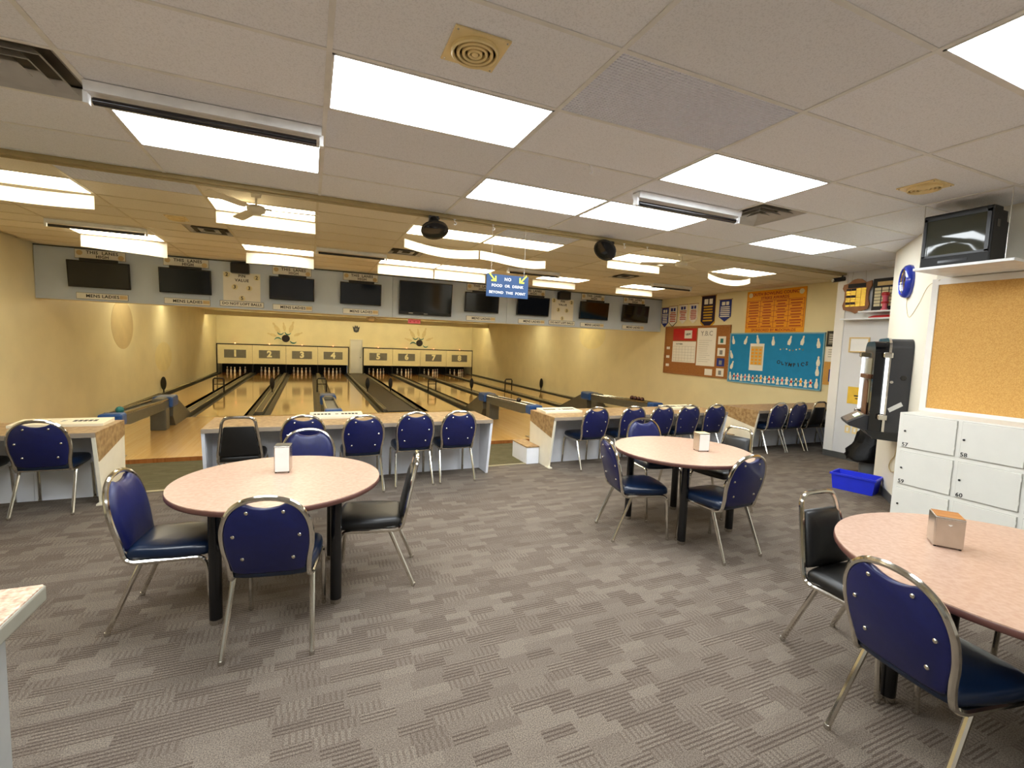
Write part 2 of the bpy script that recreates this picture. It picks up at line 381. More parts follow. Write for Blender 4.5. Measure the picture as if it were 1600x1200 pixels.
struct(MB().add([pier_pt(a, n, z) for z in (0, 3.1) for n in (0, -.14) for a in (0, pl)], [(0, 1, 3, 2), (4, 6, 7, 5), (0, 4, 5, 1), (2, 3, 7, 6), (0, 2, 6, 4), (1, 5, 7, 3)]).build('wall_pier', 'pier_paint'), 'cream angled wall holding the blue clock and jukebox', 'wall')
struct(MB().add([pier_pt(a, n, z) for z in (0, .1) for n in (.012, 0) for a in (0, pl)], [(0, 1, 3, 2), (4, 6, 7, 5), (0, 4, 5, 1), (2, 3, 7, 6), (0, 2, 6, 4), (1, 5, 7, 3)]).build('baseboard_pier', 'baseboard'), 'dark rubber baseboard along the angled wall', 'baseboard')
struct(MB().box(5.6, 8.1, 2.3, 2.42, 0, 3.1).build('wall_passage', 'wall_white'), 'white wall closing the passage behind the angled wall', 'wall')
struct(MB().box(-6, 8.1, -3.8, -3.68, 0, 3.1).build('wall_rear', 'wall_white'), 'white wall behind the viewer', 'wall')
d1 = struct(MB().box(2.37, 3.04, YP + .15, YP + .2, -.5, 1.6, b=.01).build('door_1', 'wall_grey'), 'plain white service door between the two pin masks', 'door')
MB().lathe([(.03, 0), (.035, -.02), (.03, -.05)], 12, axis='y', o=(2.95, YP + .15, .5)).build('door_handle', 'steel', d1)
MB().box(2.33, 2.37, YP + .12, YP + .2, -.53, 1.64).box(3.04, 3.08, YP + .12, YP + .2, -.53, 1.64).box(2.33, 3.08, YP + .12, YP + .2, 1.6, 1.64).build('door_frame', 'wall_white', d1)

# ------------------------------------------------------------------ suspended ceilings
GX, GY, TX, TY = .085, 2.49, 1.2192, .6096
nc = struct(MB().box(-6, 8.6, -3.7, YB, ZN + .09, ZN + .15).box(-6, 8.6, -3.7, GY - 5 * TY, ZN + .004, ZN + .09).build('ceiling', 'tile'), 'white suspended tile ceiling over the seating area', 'ceiling')
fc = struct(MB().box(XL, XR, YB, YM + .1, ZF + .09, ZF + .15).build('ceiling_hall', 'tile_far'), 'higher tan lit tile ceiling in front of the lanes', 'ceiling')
struct(MB().box(-6, 8.6, YB + .04, YB + .1, ZN - .01, ZF + .1).build('trim_4', 'wall_cream'), 'bulkhead between the two ceiling heights', 'trim')
struct(MB().box(-6, 8.6, YB, YB + .05, ZN - .035, ZN + .03).box(-6, 8.6, YB + .05, YB + .062, ZN - .05, ZN).build('trim_5', 'trim_tan'), 'tan edge strip where the near ceiling stops', 'trim')
near_hole = set(); far_hole = set()
def cell_n(i, j): return GX + i * TX, GX + (i + 1) * TX, GY + j * TY, GY + (j + 1) * TY
FY = 6.66
def cell_f(i, j): return GX + i * TX, GX + (i + 1) * TX, FY + j * TY, FY + (j + 1) * TY
def cell(far, i, j): return cell_f(i, j) if far else cell_n(i, j)
def troffer(label, i, j, far=False, baffle=None, group=None):
    (far_hole if far else near_hole).add((i, j))
    x0, x1, y0, y1 = cell(far, i, j); zc = ZF if far else ZN
    t = thing('light_panel', label, 'ceiling light', ((x0 + x1) / 2, (y0 + y1) / 2, zc), group=group or ('lights in the hall ceiling' if far else 'lights in the near ceiling'))
    a, b = TX / 2 - .013, TY / 2 - .013
    MB().box(-a, a, -b, -b + .012, -.004, .03).box(-a, a, b - .012, b, -.004, .03).box(-a, -a + .012, -b, b, -.004, .03).box(a - .012, a, -b, b, -.004, .03).box(-a, a, -b, b, .03, .08).build('frame', 'tee_far' if far else 'tee', t)
    MB().box(-a + .012, a - .012, -b + .012, b - .012, 0, .02).build('diffuser', 'glow_far' if far else 'glow_near', t)
    if baffle:
        vs = []; fs = []; n = 24
        for q in range(n + 1):
            u = q / n; dz, dy, hh = baffle(u); x = -a + 2 * a * u
            for th in (0, .004): vs += [(x, b + .03 + dy + th, -.012 - dz), (x, b + .03 + dy + th, -.012 - dz - hh)]
        for q in range(n):
            o = q * 4; fs += [(o, o + 4, o + 5, o + 1), (o + 2, o + 3, o + 7, o + 6), (o, o + 2, o + 6, o + 4), (o + 1, o + 5, o + 7, o + 3)]
        fs += [(0, 1, 3, 2), (n * 4, n * 4 + 2, n * 4 + 3, n * 4 + 1)]
        MB().add(vs, fs, 0, True).build('baffle', 'baffle', t)
    return t
troffer('bright ceiling panel next to the tan round speaker, top centre', 0, 0)
troffer('bright ceiling panel adjoining the tip of the grey mesh panel', 2, 0)
troffer('bright near ceiling panel left of two side by side', 1, 2)
troffer('bright near ceiling panel right of two side by side, below the blacklight', 2, 2)
troffer('small bright ceiling panel furthest right, left of the hanging trophies', 4, 2)
troffer('bright ceiling panel cut off by the top right corner', 2, -3)
troffer('bright ceiling panel just behind the big blacklight on the left', -1, 2)
troffer('added unseen ceiling panel above the viewer on the left', -1, -3); troffer('added unseen ceiling panel straight above the viewer', 0, -5)  # unseen panels, with the next one, added to light the viewer's side
troffer('added unseen ceiling panel over the service counter', -2, -1)
flat = lambda u: (0, 0, .15)
troffer('hall ceiling light with flat baffle touching the left picture edge', -3, 0, True, lambda u: (.02 * math.sin(3 * u), 0, .16))
troffer('hall ceiling light with flat baffle above the left ceiling fan', -1, 0, True, flat)
troffer('hall ceiling light with wavy baffle behind the hanging black spotlight, left half', 1, 0, True, lambda u: (.05 + .05 * u + .06 * math.sin(PI * u), .05, .13))
troffer('hall ceiling light with wavy baffle behind the hanging black spotlight, right half', 2, 0, True, lambda u: (.10 + .04 * u + .07 * math.sin(PI * u) * u, .05, .13))
troffer('hall ceiling light with short baffle left of the right ceiling fan', 4, 0, True, lambda u: (0, .02, .14))
troffer('hall ceiling light with bowed crescent baffle right of the right ceiling fan', 6, 0, True, lambda u: (.1 * math.sin(PI * u) ** .7, .02, .11))
troffer('hall ceiling light over the leftmost screen, by the left wall', -3, 5, True, lambda u: (.0, .3 * max(0, u - .75), .2 + .06 * u))
troffer('hall ceiling light over the left pin value chart', -1, 5, True, lambda u: (.02, .1 * (1 - math.sin(PI * u)), .2))
troffer('hall ceiling light over the biggest screen, left half', 1, 5, True, lambda u: (.0, .05, .2))
troffer('hall ceiling light over the biggest screen, right half', 2, 5, True, lambda u: (.0, .05, .2))
troffer('hall ceiling light behind the blue hanging sign', 4, 5, True, lambda u: (.0, .1, .15))
troffer('hall ceiling light over the rightmost screen', 6, 5, True, lambda u: (.0, .1, .15))
# grey mesh panels
def mesh_panel(label, i, j, far=False):
    (far_hole if far else near_hole).add((i, j)); x0, x1, y0, y1 = cell(far, i, j); zc = ZF if far else ZN
    t = thing('mesh_panel', label, 'ceiling panel', ((x0 + x1) / 2, (y0 + y1) / 2, zc), group='grey mesh ceiling panels')
    a, b = TX / 2 - .014, TY / 2 - .014
    MB().box(-a, a, -b, b, .006, .03).build('backing', 'grey_panel', t)
    g = MB()
    n1, n2 = (58, 29) if not far else (30, 15)
    for q in range(n1 + 1): x = -a + 2 * a * q / n1; g.box(x - .0035, x + .0035, -b, b, .002, .012)
    for q in range(n2 + 1): y = -b + 2 * b * q / n2; g.box(-a, a, y - .0035, y + .0035, .001, .012)
    tag(g.build('mesh_grille', 'grey_panel', t), kind='stuff')
mesh_panel('grey perforated mesh panel in the near ceiling', 1, -1)
mesh_panel('grey mesh panel in the hall ceiling above the left wall corner', -2, -1, True)
mesh_panel('grey mesh panel in the hall ceiling behind the blue hanging sign', 2, -1, True)
def vent(label, i, j, far=False, half=0, dirty=False):
    x0, x1, y0, y1 = cell(far, i, j); zc = ZF if far else ZN
    (far_hole if far else near_hole).add((i, j))
    xm = (x0 + x1) / 2; xa, xb = (x0, xm) if half == 0 else (xm, x1)
    t = thing('air_vent', label, 'vent', ((xa + xb) / 2, (y0 + y1) / 2, zc), group='ceiling air diffusers')
    a = TY / 2 - .014
    MB().box(-a, a, -a, a, .06, .075).build('backing', 'vent_dark', t)
    for q, (s0, zz) in enumerate(((a, 0), (a * .74, -.004), (a * .48, -.006), (a * .24, -.004))):
        g = MB(); w = .05; s1 = s0 - w
        vs = [(sx * s0, sy * s0, zz) for sx, sy in ((-1, -1), (1, -1), (1, 1), (-1, 1))] + [(sx * s1, sy * s1, zz + .045) for sx, sy in ((-1, -1), (1, -1), (1, 1), (-1, 1))]
        vs += [(p[0], p[1], p[2] + .004) for p in vs]
        fs = []
        for r in range(4):
            n = (r + 1) % 4; fs += [(r, n, n + 4, r + 4), (r + 8, r + 12, n + 12, n + 8), (r, r + 8, n + 8, n), (r + 4, n + 4, n + 12, r + 12)]
        g.add(vs, fs).build('louvre', 'vent_dark' if dirty and q % 2 else 'vent_grey', t)
    # blank half of the cell
    xc, xd = (xm, x1) if half == 0 else (x0, xm)
    MB().box(xc + .012, xd - .012, y0 + .012, y1 - .012, zc + .004, zc + .02).build('tile', 'tile_far' if far else 'tile', fc if far else nc)
vent('large square air diffuser cut off by the top left picture corner', -2, 1, half=1)
vent('square air diffuser beside the blacklight on the right', 3, 1, half=0)
vent('sooty air diffuser in the hall ceiling above the second screen', -2, 3, True, half=1, dirty=True)
vent('air diffuser in the hall ceiling left of the wavy light baffle', 1, 3, True, half=0, dirty=True)
vent('air diffuser in the hall ceiling above the right hand screens', 5, 3, True, half=0, dirty=True)
tile_n = MB().box(-TX / 2 + .011, TX / 2 - .011, -TY / 2 + .011, TY / 2 - .011, .004, .02).mesh('tile', 'tile')
tile_f = MB().box(-TX / 2 + .011, TX / 2 - .011, -TY / 2 + .011, TY / 2 - .011, .004, .02).mesh('tile', 'tile_far')
for i in range(-4, 7):
    for j in range(-5, 4):
        if (i, j) in near_hole: continue
        x0, x1, y0, y1 = cell_n(i, j); link('tile', tile_n, nc, ((x0 + x1) / 2, (y0 + y1) / 2, ZN))
for i in range(-4, 9):
    for j in range(-3, 9):
        if (i, j) in far_hole: continue
        x0, x1, y0, y1 = cell_f(i, j)
        if x0 < XL or x1 > XR:
            xa, xb = max(x0, XL), min(x1, XR)
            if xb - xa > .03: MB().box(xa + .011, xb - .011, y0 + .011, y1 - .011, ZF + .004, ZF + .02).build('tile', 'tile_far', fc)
            continue
        link('tile', tile_f, fc, ((x0 + x1) / 2, (y0 + y1) / 2, ZF))
for i in range(-4, 8):
    x = GX + i * TX; MB().box(x - .013, x + .013, GY - 5 * TY, YB, ZN - .002, ZN + .012).build('tee_bar', 'tee', nc)
for j in range(-5, 5):
    y = GY + j * TY; MB().box(-4.8, 8.6, y - .012, y + .012, ZN - .001, ZN + .012).build('tee_bar', 'tee', nc)
for i in range(-4, 9):
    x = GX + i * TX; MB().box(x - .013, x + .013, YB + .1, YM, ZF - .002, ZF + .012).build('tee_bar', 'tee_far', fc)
for j in range(-2, 9):
    y = FY + j * TY; MB().box(XL, XR, y - .012, y + .012, ZF - .001, ZF + .012).build('tee_bar', 'tee_far', fc)
def round_speaker(label, x, y, zc):
    t = thing('round_speaker', label, 'speaker', (x, y, zc), group='tan round ceiling speakers')
    MB().box(-.13, .13, -.13, .13, -.006, .004, b=.003).build('plate', 'tan_plastic', t)
    for r in (.11, .085, .06, .035): MB().lathe([(r, -.006), (r, -.022), (r - .006, -.028), (r - .013, -.022), (r - .013, -.006)], 28).build('ring', 'tan_plastic', t)
    MB().lathe([(.018, -.006), (.016, -.024), (.004, -.03)], 16).build('hub', 'tan_plastic', t)
    for sx in (-1, 1):
        for sy in (-1, 1): MB().lathe([(.006, -.006), (.004, -.009)], 8, o=(sx * .115, sy * .115, 0)).build('screw', 'steel', t)
round_speaker('tan square plate ceiling speaker at the top centre', .70, 2.18, ZN)
round_speaker('tan square plate ceiling speaker above the old television', 4.43, 2.22, ZN)
round_speaker('tan square plate ceiling speaker in the hall ceiling by the sooty vent', -1.72, 8.1, ZF)
def blacklight(label, x, y, zc, L=1.2):
    t = thing('blacklight_fixture', label, 'light fixture', (x, y, zc), group='blacklight tube fixtures')
    h = L / 2
    MB().prism([(-.055, 0), (.055, 0), (.045, -.05), (-.045, -.05)], -h, h, axis='x').build('housing', 'white_paint', t)
    MB().cyl((-h + .03, 0, -.085), (h - .03, 0, -.085), .021, 14).build('tube', 'tube_black', t)
    for s in (-1, 1): MB().box(s * h - .012, s * h + .012, -.025, .025, -.108, -.04, b=.004).build('lamp_holder', 'white_paint', t)
blacklight('big white strip fixture with black tube at the upper left', -.53, 3.43, ZN - .001)
blacklight('white strip fixture with black tube beside the near air diffuser', 3.19, 3.42, ZN - .001)
for lb, x in (('white strip fixture with black tube above the leftmost screen', -2.98), ('white strip fixture with black tube near the middle screens', .72), ('white strip fixture with black tube right of the blue hanging sign', 4.44), ('white strip fixture with black tube at the right over the pennants', 8.24)):
    blacklight(lb, x, 9.27, ZF - .001, 1.22)
def fan(label, x, y, a0):
    t = thing('ceiling_fan', label, 'fan', (x, y, ZF), rz=a0, group='white ceiling fans')
    MB().lathe([(.06, 0), (.05, -.05), (.014, -.06)], 18).build('canopy', 'fan_white', t)
    MB().cyl((0, 0, -.05), (0, 0, -.14), .012, 10).build('rod', 'fan_white', t)
    MB().lathe([(.02, -.13), (.085, -.145), (.1, -.175), (.09, -.21), (.05, -.23), (.01, -.235)], 24).build('motor', 'fan_white', t)
    for q in range(3):
        a = 2 * PI * q / 3; c, s = math.cos(a), math.sin(a)
        def P(r, w, z): return (c * r - s * w, s * r + c * w, z)
        b = MB(); vs = []
        for r, w in ((.14, .03), (.2, .055), (.6, .065), (.66, .05)):
            for ww, zz in ((-w, -.185), (w, -.165)): vs += [P(r, ww, zz), P(r, ww, zz - .006)]
        fs = []
        for k in range(3):
            o = k * 4; fs += [(o, o + 4, o + 6, o + 2), (o + 1, o + 3, o + 7, o + 5), (o, o + 1, o + 5, o + 4), (o + 2, o + 6, o + 7, o + 3)]
        fs += [(0, 2, 3, 1), (12, 13, 15, 14)]
        bl = b.add(vs, fs).build('blade', 'fan_white', t)
        MB().tube([P(.07, 0, -.17), P(.16, 0, -.172)], .012, 6).build('bracket', 'fan_white', bl)
fan('white three blade ceiling fan on the left, in front of a baffled light', -.56, 6.2, -.12)
fan('white three blade ceiling fan on the right, over the far tables', 5.64, 6.15, .5)
def spotlight(label, x, y, aim):
    t = thing('spotlight', label, 'spotlight', (x, y, ZN - .036), group='black spotlights on the ceiling edge')
    MB().box(-.05, .05, -.03, .03, -.03, 0, b=.004).build('mount', 'black', t)
    a = Vector(aim).normalized(); p0 = Vector((0, 0, -.03)); 
    MB().tube([p0, p0 + a * .03, p0 + a * .05, p0 + a * .1, p0 + a * .13, p0 + a * .15], [.045, .055, .06, .1, .14, .143], 24).build('can', 'black', t)
    MB().tube([p0 + a * .151, p0 + a * .156], [.125, .11], 24).build('lens', 'black_gloss', t)
    MB().box(-.056, -.05, -.012, .012, -.075, -.005).build('bracket', 'steel', t)
    for s in (-1, 1): MB().lathe([(.012, 0), (.009, .015)], 10, axis='x', o=(s * .05, 0, -.02)).build('knob', 'black', t)
spotlight('black round spotlight pointing down from the ceiling edge, centre', 1.19, YB + .02, (0, -.45, -.9)); spotlight('black round spotlight tilted left on the ceiling edge', 3.4, YB + .02, (-.65, -.35, -.65))
def hook(label, x, y, z):
    o = MB().tube(spline([(0, 0, 0), (0, 0, -.02), (.012, 0, -.032), (.02, 0, -.045), (.008, 0, -.058), (-.008, 0, -.05)], 4), .004, 6).box(-.012, .012, -.008, .008, -.006, 0).build('ceiling_hook', 'white_paint', None, (x, y, z))
    tag(o, label, 'hook', 'white ceiling hooks')
for lb, x in (('white ceiling hook just right of the centre black spotlight', 1.42), ('white ceiling hook holding the left cord of the blue sign', 1.86), ('white ceiling hook just right of the tilted black spotlight', 3.62), ('white ceiling hook furthest right on the ceiling edge', 3.98)): hook(lb, x, YB + .02, ZN - .036)
hook('single white ceiling hook on a near ceiling bar', 1.92, GY + TY, ZN - .002)
# hanging blue sign
sg = thing('hanging_sign', 'blue hanging sign about food and drink with two yellow arrows', 'sign', (2.06, YB + .03, 2.2), rz=-.02)
MB().box(-.255, .255, -.006, .006, 0, .25, b=.002).build('board', 'sign_blue', sg)
for s, z, w in (('NO', .2, .05), ('FOOD  OR  DRINK', .125, .043), ('BEYOND  THIS  POINT', .05, .041)): letter(s, w, 'sign_white', sg, (0, -.0065, z), bold=.01, space=1.08)
for s in (-1, 1):
    q = lambda pts: [(p[0] * s, p[1]) for p in pts]
    MB().prism(q([(-.235, .255), (-.225, .265), (-.155, .19), (-.165, .18)]), -.012, -.0065).prism(q([(-.14, .17), (-.14, .23), (-.155, .23), (-.155, .186), (-.2, .186), (-.2, .17)]), -.012, -.0065).build('arrow', 'sign_yellow', sg)
    MB().cyl((s * .2, 0, .25), (s * .2, -.005, .77), .0015, 5).build('cord', 'cord_white', sg)

# ------------------------------------------------------------------ header board with screens and signs
hb = thing('header_board', 'long pale blue header board hung across all eight lanes', 'header', (0, YM, 0))
for i, (a, b) in enumerate(((XL + .01, -2.0), (-2.0, 1.9), (1.9, 5.0), (5.0, 8.1), (8.1, XR - .01))): MB().box(a + .003, b - .003, 0, .06, 2.245, ZF - .004).build('panel', 'pale_blue', hb)
MB().box(XL + .01, XR - .01, .06, .5, 2.25, 2.3).build('soffit', 'wall_cream', hb)
MB().box(XL + .01, XR - .01, -.012, .0, ZF - .022, ZF - .002).build('top_trim', 'baseboard', hb)
def tv(label, x0, x1, z0, z1, big=False):
    w, h = x1 - x0, z1 - z0
    t = thing('lane_screen', label, 'television', ((x0 + x1) / 2, YM - .075, (z0 + z1) / 2), group='black screens on the header board', rot=(.1, 0, 0))
    MB().box(-w / 2, w / 2, -.045, .0, -h / 2, h / 2, b=.008).build('bezel', 'black', t)
    MB().box(-w / 2 + .025, w / 2 - .025, -.048, -.04, -h / 2 + (.07 if big else .03), h / 2 - .025).build('screen', 'screen', t)
    MB().box(-w * .25, w * .25, 0, .05, -h * .1, h * .1).build('wall_mount', 'black', t)
    if big:
        MB().box(-.05, .05, -.047, -.043, -h / 2 + .025, -h / 2 + .04).build('badge', 'steel', t); MB().box(-w * .32, -w * .24, -.047, -.043, -h / 2 + .03, -h / 2 + .045).build('sticker', 'paper', t)
    else: MB().box(-w * .3, w * .32, -.04, -.005, h / 2, h / 2 + .05, b=.006).build('top_bar', 'black', t)
TVX = [(-4.35, -3.36), (-2.88, -1.95), (-.84, .095), (.66, 1.61), (3.755, 4.72), (5.26, 6.26), (7.28, 8.28), (8.79, 9.785)]
ordn = ['first', 'second', 'third', 'fourth', 'fifth', 'sixth', 'seventh', 'eighth']
for q, (a, b) in enumerate(TVX):
    tv('black lane screen on the header, %s of eight from the left wall' % ordn[q], a, b, 2.5, 3.02)
    cx = (a + b) / 2
    t = thing('lane_sign', 'white THIS LANES HIGH sign above the %s lane screen from the left' % ordn[q], 'sign', (cx, YM - .012, 3.16), group='high score signs above the screens')
    MB().box(-.4, .4, 0, .01, -.085, .085).build('board', 'sign_white', t)
    MB().box(-.405, .405, .004, .011, -.09, .09).build('border', 'ink', t)
    letter('THIS  LANES', .085, 'ink', t, (.03, -.002, .035), bold=.02, space=1.1); letter('HIGH', .08, 'ink', t, (.03, -.002, -.04), bold=.02, space=1.1)
    for s in (-1, 1): MB().lathe([(.05, -.002), (.05, 0)], 14, axis='y', o=(s * .33, 0, .02 if s < 0 else -.03)).build('stamp', 'sign_tan', t)
    t = thing('lane_sign', 'white MENS LADIES sign below the %s lane screen from the left' % ordn[q], 'sign', (cx + .01, YM - .012, 2.338), group='score signs below the screens')
    MB().box(-.41, .41, 0, .01, -.058, .058).build('board', 'sign_white', t)
    MB().box(-.415, .415, .004, .011, -.063, .063).build('border', 'ink', t)
    letter('MENS', .085, 'ink', t, (-.15, -.002, 0), bold=.02, space=1.08); letter('LADIES', .085, 'ink', t, (.13, -.002, 0), bold=.02, space=1.08)
    MB().box(.28, .4, -.002, 0, -.03, .04).build('stamp', 'sign_tan', t)
tv('biggest black television in the middle of the header board', 2.045, 3.4, 2.34, 3.17, True)
for q, (cx, side) in enumerate(((-1.385, 'left'), (6.75, 'right'))):
    t = thing('pin_value_chart', 'white PIN VALUE chart on the %s of the header' % side, 'chart', (cx, YM - .01, 2.42), group='pin value charts')
    MB().box(-.36, .36, 0, .008, 0, .62).build('board', 'sign_white', t)
    letter('PIN', .085, 'ink', t, (0, -.002, .545), bold=.02, space=1.1); letter('VALUE', .085, 'ink', t, (0, -.002, .45), bold=.02, space=1.1)
    for n, x, z in (('2', -.29, .56), ('2', .29, .53), ('3', -.14, .3), ('3', .14, .29), ('5', 0, .06)):
        d = MB().lathe([(.06, -.004), (.06, 0)], 20, axis='y', o=(x, 0, z)).build('disc', 'plate_yellow', t); letter(n, .105, 'ink', d, (x, -.006, z), bold=.02)
    t = thing('loft_sign', 'white DO NOT LOFT BALLS sign below the %s pin value chart' % side, 'sign', (cx, YM - .012, 2.352), group='do not loft balls signs')
    MB().box(-.42, .42, 0, .01, -.055, .055).build('board', 'sign_white', t); MB().box(-.427, .427, .004, .011, -.062, .062).build('border', 'ink', t)
    letter('DO NOT LOFT BALLS', .078, 'ink', t, (0, -.002, 0), bold=.02, space=1.02)
    t = thing('box_speaker', 'small black box speaker above the %s pin value chart' % side, 'speaker', (cx - .02, YM, 3.12), group='black speakers on the header')
    MB().box(-.18, .18, -.2, -.02, -.11, .11, b=.02).build('cabinet', 'black', t); MB().box(-.165, .165, -.205, -.19, -.095, .095, b=.005).build('grille', 'black_matte', t); MB().box(-.03, .03, -.02, 0, -.05, .05).build('bracket', 'steel', t)
t = thing('pink_sign', 'small pink notice hanging below the big television', 'sign', (2.47, YM + .1, 2.17)); MB().box(-.16, .16, 0, .006, -.05, .06).build('board', 'pink', t)
for x in (-.1, 0, .1): MB().lathe([(.018, -.002), (.018, 0)], 10, axis='y', o=(x, 0, .0)).build('mark', 'red', t)
for s in (-1, 1): MB().cyl((s * .13, .003, .06), (s * .13, .003, .1), .002, 4).build('cord', 'cord_white', t)
t = thing('hanging_ornament', 'tan ornament hanging under the header by the fourth screen', 'ornament', (1.42, YM + .2, 2.19))
MB().lathe([(.02, .06), (.07, .03), (.09, -.02), (.05, -.06), (.01, -.07)], 14).build('body', 'sign_tan', t); MB().tube(spline([(-.14, 0, -.02), (-.08, 0, .03), (0, 0, .02), (.08, 0, .03), (.14, 0, -.02)], 4), .018, 6).build('wings', 'oval_paint', t)

# ------------------------------------------------------------------ lanes, gutters, pins, masks
LW1, LW2 = (2.21 + 4.89) / 4, (10.4 - 3.11) / 4
LX = [-4.89 + LW1 * (q + .5) for q in range(4)] + [3.11 + LW2 * (q + .5) for q in range(4)]
LWD = [LW1] * 4 + [LW2] * 4
Y0 = 14.5
NW = ['', 'one', 'two', 'three', 'four', 'five', 'six', 'seven', 'eight']
pin_me = MB().lathe([(.045, 0), (.05, .01), (.062, .07), (.068, .12), (.06, .18), (.038, .24), (.03, .275), (.036, .32), (.042, .355), (.036, .39), (.018, .41)], 16).mesh('bowling_pin', 'pin_white')
band_me = MB().lathe([(.0385, .252), (.034, .262), (.0335, .272), (.033, .285)], 16).mesh('band', 'red')
five = ['left end', 'second from left', 'middle front', 'fourth from left', 'right end']
for q in range(8):
    x, w = LX[q], LWD[q]; n = q + 1; bw = .56
    t = thing('bowling_lane', 'glossy maple bowling lane running to the mask numbered %s' % NW[n], 'bowling lane', (x, Y0, LZ), group='bowling lanes')
    MB().box(-bw, bw, .0, 14.6, -.15, 0).build('lane_bed', 'lane_wood', t)
    MB().box(-bw, bw, 14.6, 17.8, -.15, 0).build('pin_deck', 'deck_wood', t)
    MB().box(-bw, bw, -.02, .0, -.15, .001).build('foul_line', 'ink', t)
    for s in (-1, 1):
        a, b = s * bw, s * (w / 2 - .11); pr = [(a, 0), (a, -.09), ((a + b) / 2, -.12), (b, -.09), (b, .0), (b + s * .004, .0), (b + s * .004, -.15), (a, -.15)]
        MB().prism(pr if s > 0 else pr[::-1], 0, 17.5).build('gutter', 'gutter', t)
    for k in range(5):
        px = (-.46, -.23, 0, .23, .46)[k]; py = YP + (.75, .45, .15, .45, .75)[k]
        p = thing('bowling_pin', 'white bowling pin under mask number %s, %s' % (NW[n], five[k]), 'bowling pin', (x + px, py, LZ), group='bowling pins')
        link('body', pin_me, p); link('band', band_me, p); p.scale = (.82, .82, .82)
def divider(label, x, w, kind):
    t = thing('lane_divider', label, 'lane divider', (x, Y0, LZ), group='lane dividers')
    MB().prism([(-w, -.15), (w, -.15), (w, .025), (w - .02, .035), (-w + .02, .035), (-w, .025)], .42, 16.5).build('cap', kind, t)
    for s in (-1, 1): MB().tube([(s * (w - .012), .45, .045), (s * (w - .012), 16.45, .045)], .016, 6).build('rail', 'rail_metal', t)
    return t
divider('divider strip between the cream left wall and lane one', -4.89 + .055, .048, 'divider'); divider('divider strip between lane eight and the right wall', 10.4 - .055, .048, 'divider')
for lb, x in (('one and two', -4.89 + LW1), ('two and three', -4.89 + 2 * LW1), ('three and four', -4.89 + 3 * LW1), ('five and six', 3.11 + LW2), ('six and seven', 3.11 + 2 * LW2), ('seven and eight', 3.11 + 3 * LW2)): divider('metal railed divider strip between lanes %s' % lb, x, .105, 'divider')
t = divider('left kerb of the dark walkway in the middle of the lanes', 2.21 - .05, .055, 'divider'); t = divider('right kerb of the dark walkway in the middle of the lanes', 3.11 + .05, .055, 'divider')
tag(MB().box(2.225, 3.095, Y0 + .2, YP + .1, LZ - .15, LZ + .01).build('service_walkway', 'dark_walk'), 'dark service walkway leading to the white door between lanes', 'walkway')
def mask_unit(label, x0, x1, nums):
    t = thing('pin_mask', label, 'pin mask', ((x0 + x1) / 2, YP, 0), group='numbered pin masks')
    W = x1 - x0; w4 = W / 4
    for k, n in enumerate(nums):
        a = -W / 2 + w4 * k
        p = MB().box(a + .006, a + w4 - .006, -.03, .06, .01, 1.1, b=.006).build('panel', 'mask_cream', t)
        MB().box(a + w4 / 2 - .55, a + w4 / 2 + .55, -.036, -.03, .35, .82).build('number_plate', 'plate_grey', p)
        letter(str(n), .5, 'numeral', p, (a + w4 / 2, -.038, .585), bold=.05, space=1)
        MB().lathe([(.03, 1.16), (.035, 1.18), (.025, 1.21), (.01, 1.215)], 12, o=(a + w4 * .5, 0, 0)).build('indicator_light', 'glow_red', t)
    MB().box(-W / 2 - .04, W / 2 + .04, -.04, .1, 1.1, 1.16).box(-W / 2 - .05, -W / 2, -.04, .1, LZ, 1.16).box(W / 2, W / 2 + .05, -.04, .1, LZ, 1.16).build('frame', 'black', t)
    for k in (1, 2, 3): MB().box(-W / 2 + w4 * k - .03, -W / 2 + w4 * k + .03, .05, .5, LZ, .01).build('post', 'black', t)
mask_unit('long cream pin mask numbered one to four', -4.83, 2.2, (1, 2, 3, 4)); mask_unit('long cream pin mask numbered five to eight', 3.13, 10.36, (5, 6, 7, 8))
def sphere_prof(r, n=8): return [(r * math.sin(PI * (k + .15) / (n + .3)), -r * math.cos(PI * (k + .15) / (n + .3))) for k in range(n + 1)]
def mural(label, x):
    t = thing('mural', label, 'mural', (x, YP + .2, 1.55), group='flying pin murals')
    MB().lathe([(.22, -.02), (.22, 0)], 28, axis='y').build('painted_ball', 'ball_dark', t)
    P = [(-.05, 0), (.05, 0), (.11, .2), (.09, .36), (.04, .48), (.06, .58), (.0, .66), (-.06, .58), (-.04, .48), (-.09, .36), (-.11, .2)]
    for ang, ox, oz, sc in ((.55, -.32, .32, 1.1), (-.3, .22, .36, 1.1), (1.25, -.5, .12, .8), (-1.15, .45, .18, .8), (.15, -.05, .45, .8)):
        c, s = math.cos(ang), math.sin(ang)
        MB().prism([(ox + sc * (c * u - s * v), oz + sc * (s * u + c * v)) for u, v in P], -.006 - .0004 * ang, 0).build('painted_pin', 'mural_cream', t)
    for cx, cz, r, a0, a1 in ((-.28, .42, .17, 3.4, 6.0), (.12, .42, .17, 3.3, 5.9), (-.42, -.15, .2, .4, 2.9), (.42, -.05, .2, 3.6, 5.6)):
        MB().tube([(cx + r * math.cos(a0 + (a1 - a0) * k / 8), -.008, cz + r * math.sin(a0 + (a1 - a0) * k / 8)) for k in range(9)], [.015, .04, .06, .07, .075, .07, .06, .04, .015], 6, flat=.12).build('swoosh', 'teal', t)
mural('faded pins and dark ball mural above masks two and three', -1.33); mural('faded pins and dark ball mural above masks six and seven', 6.72)
t = thing('crown_emblem', 'small black crown shaped emblem above the white service door', 'emblem', (2.69, YP + .2, 2.33))
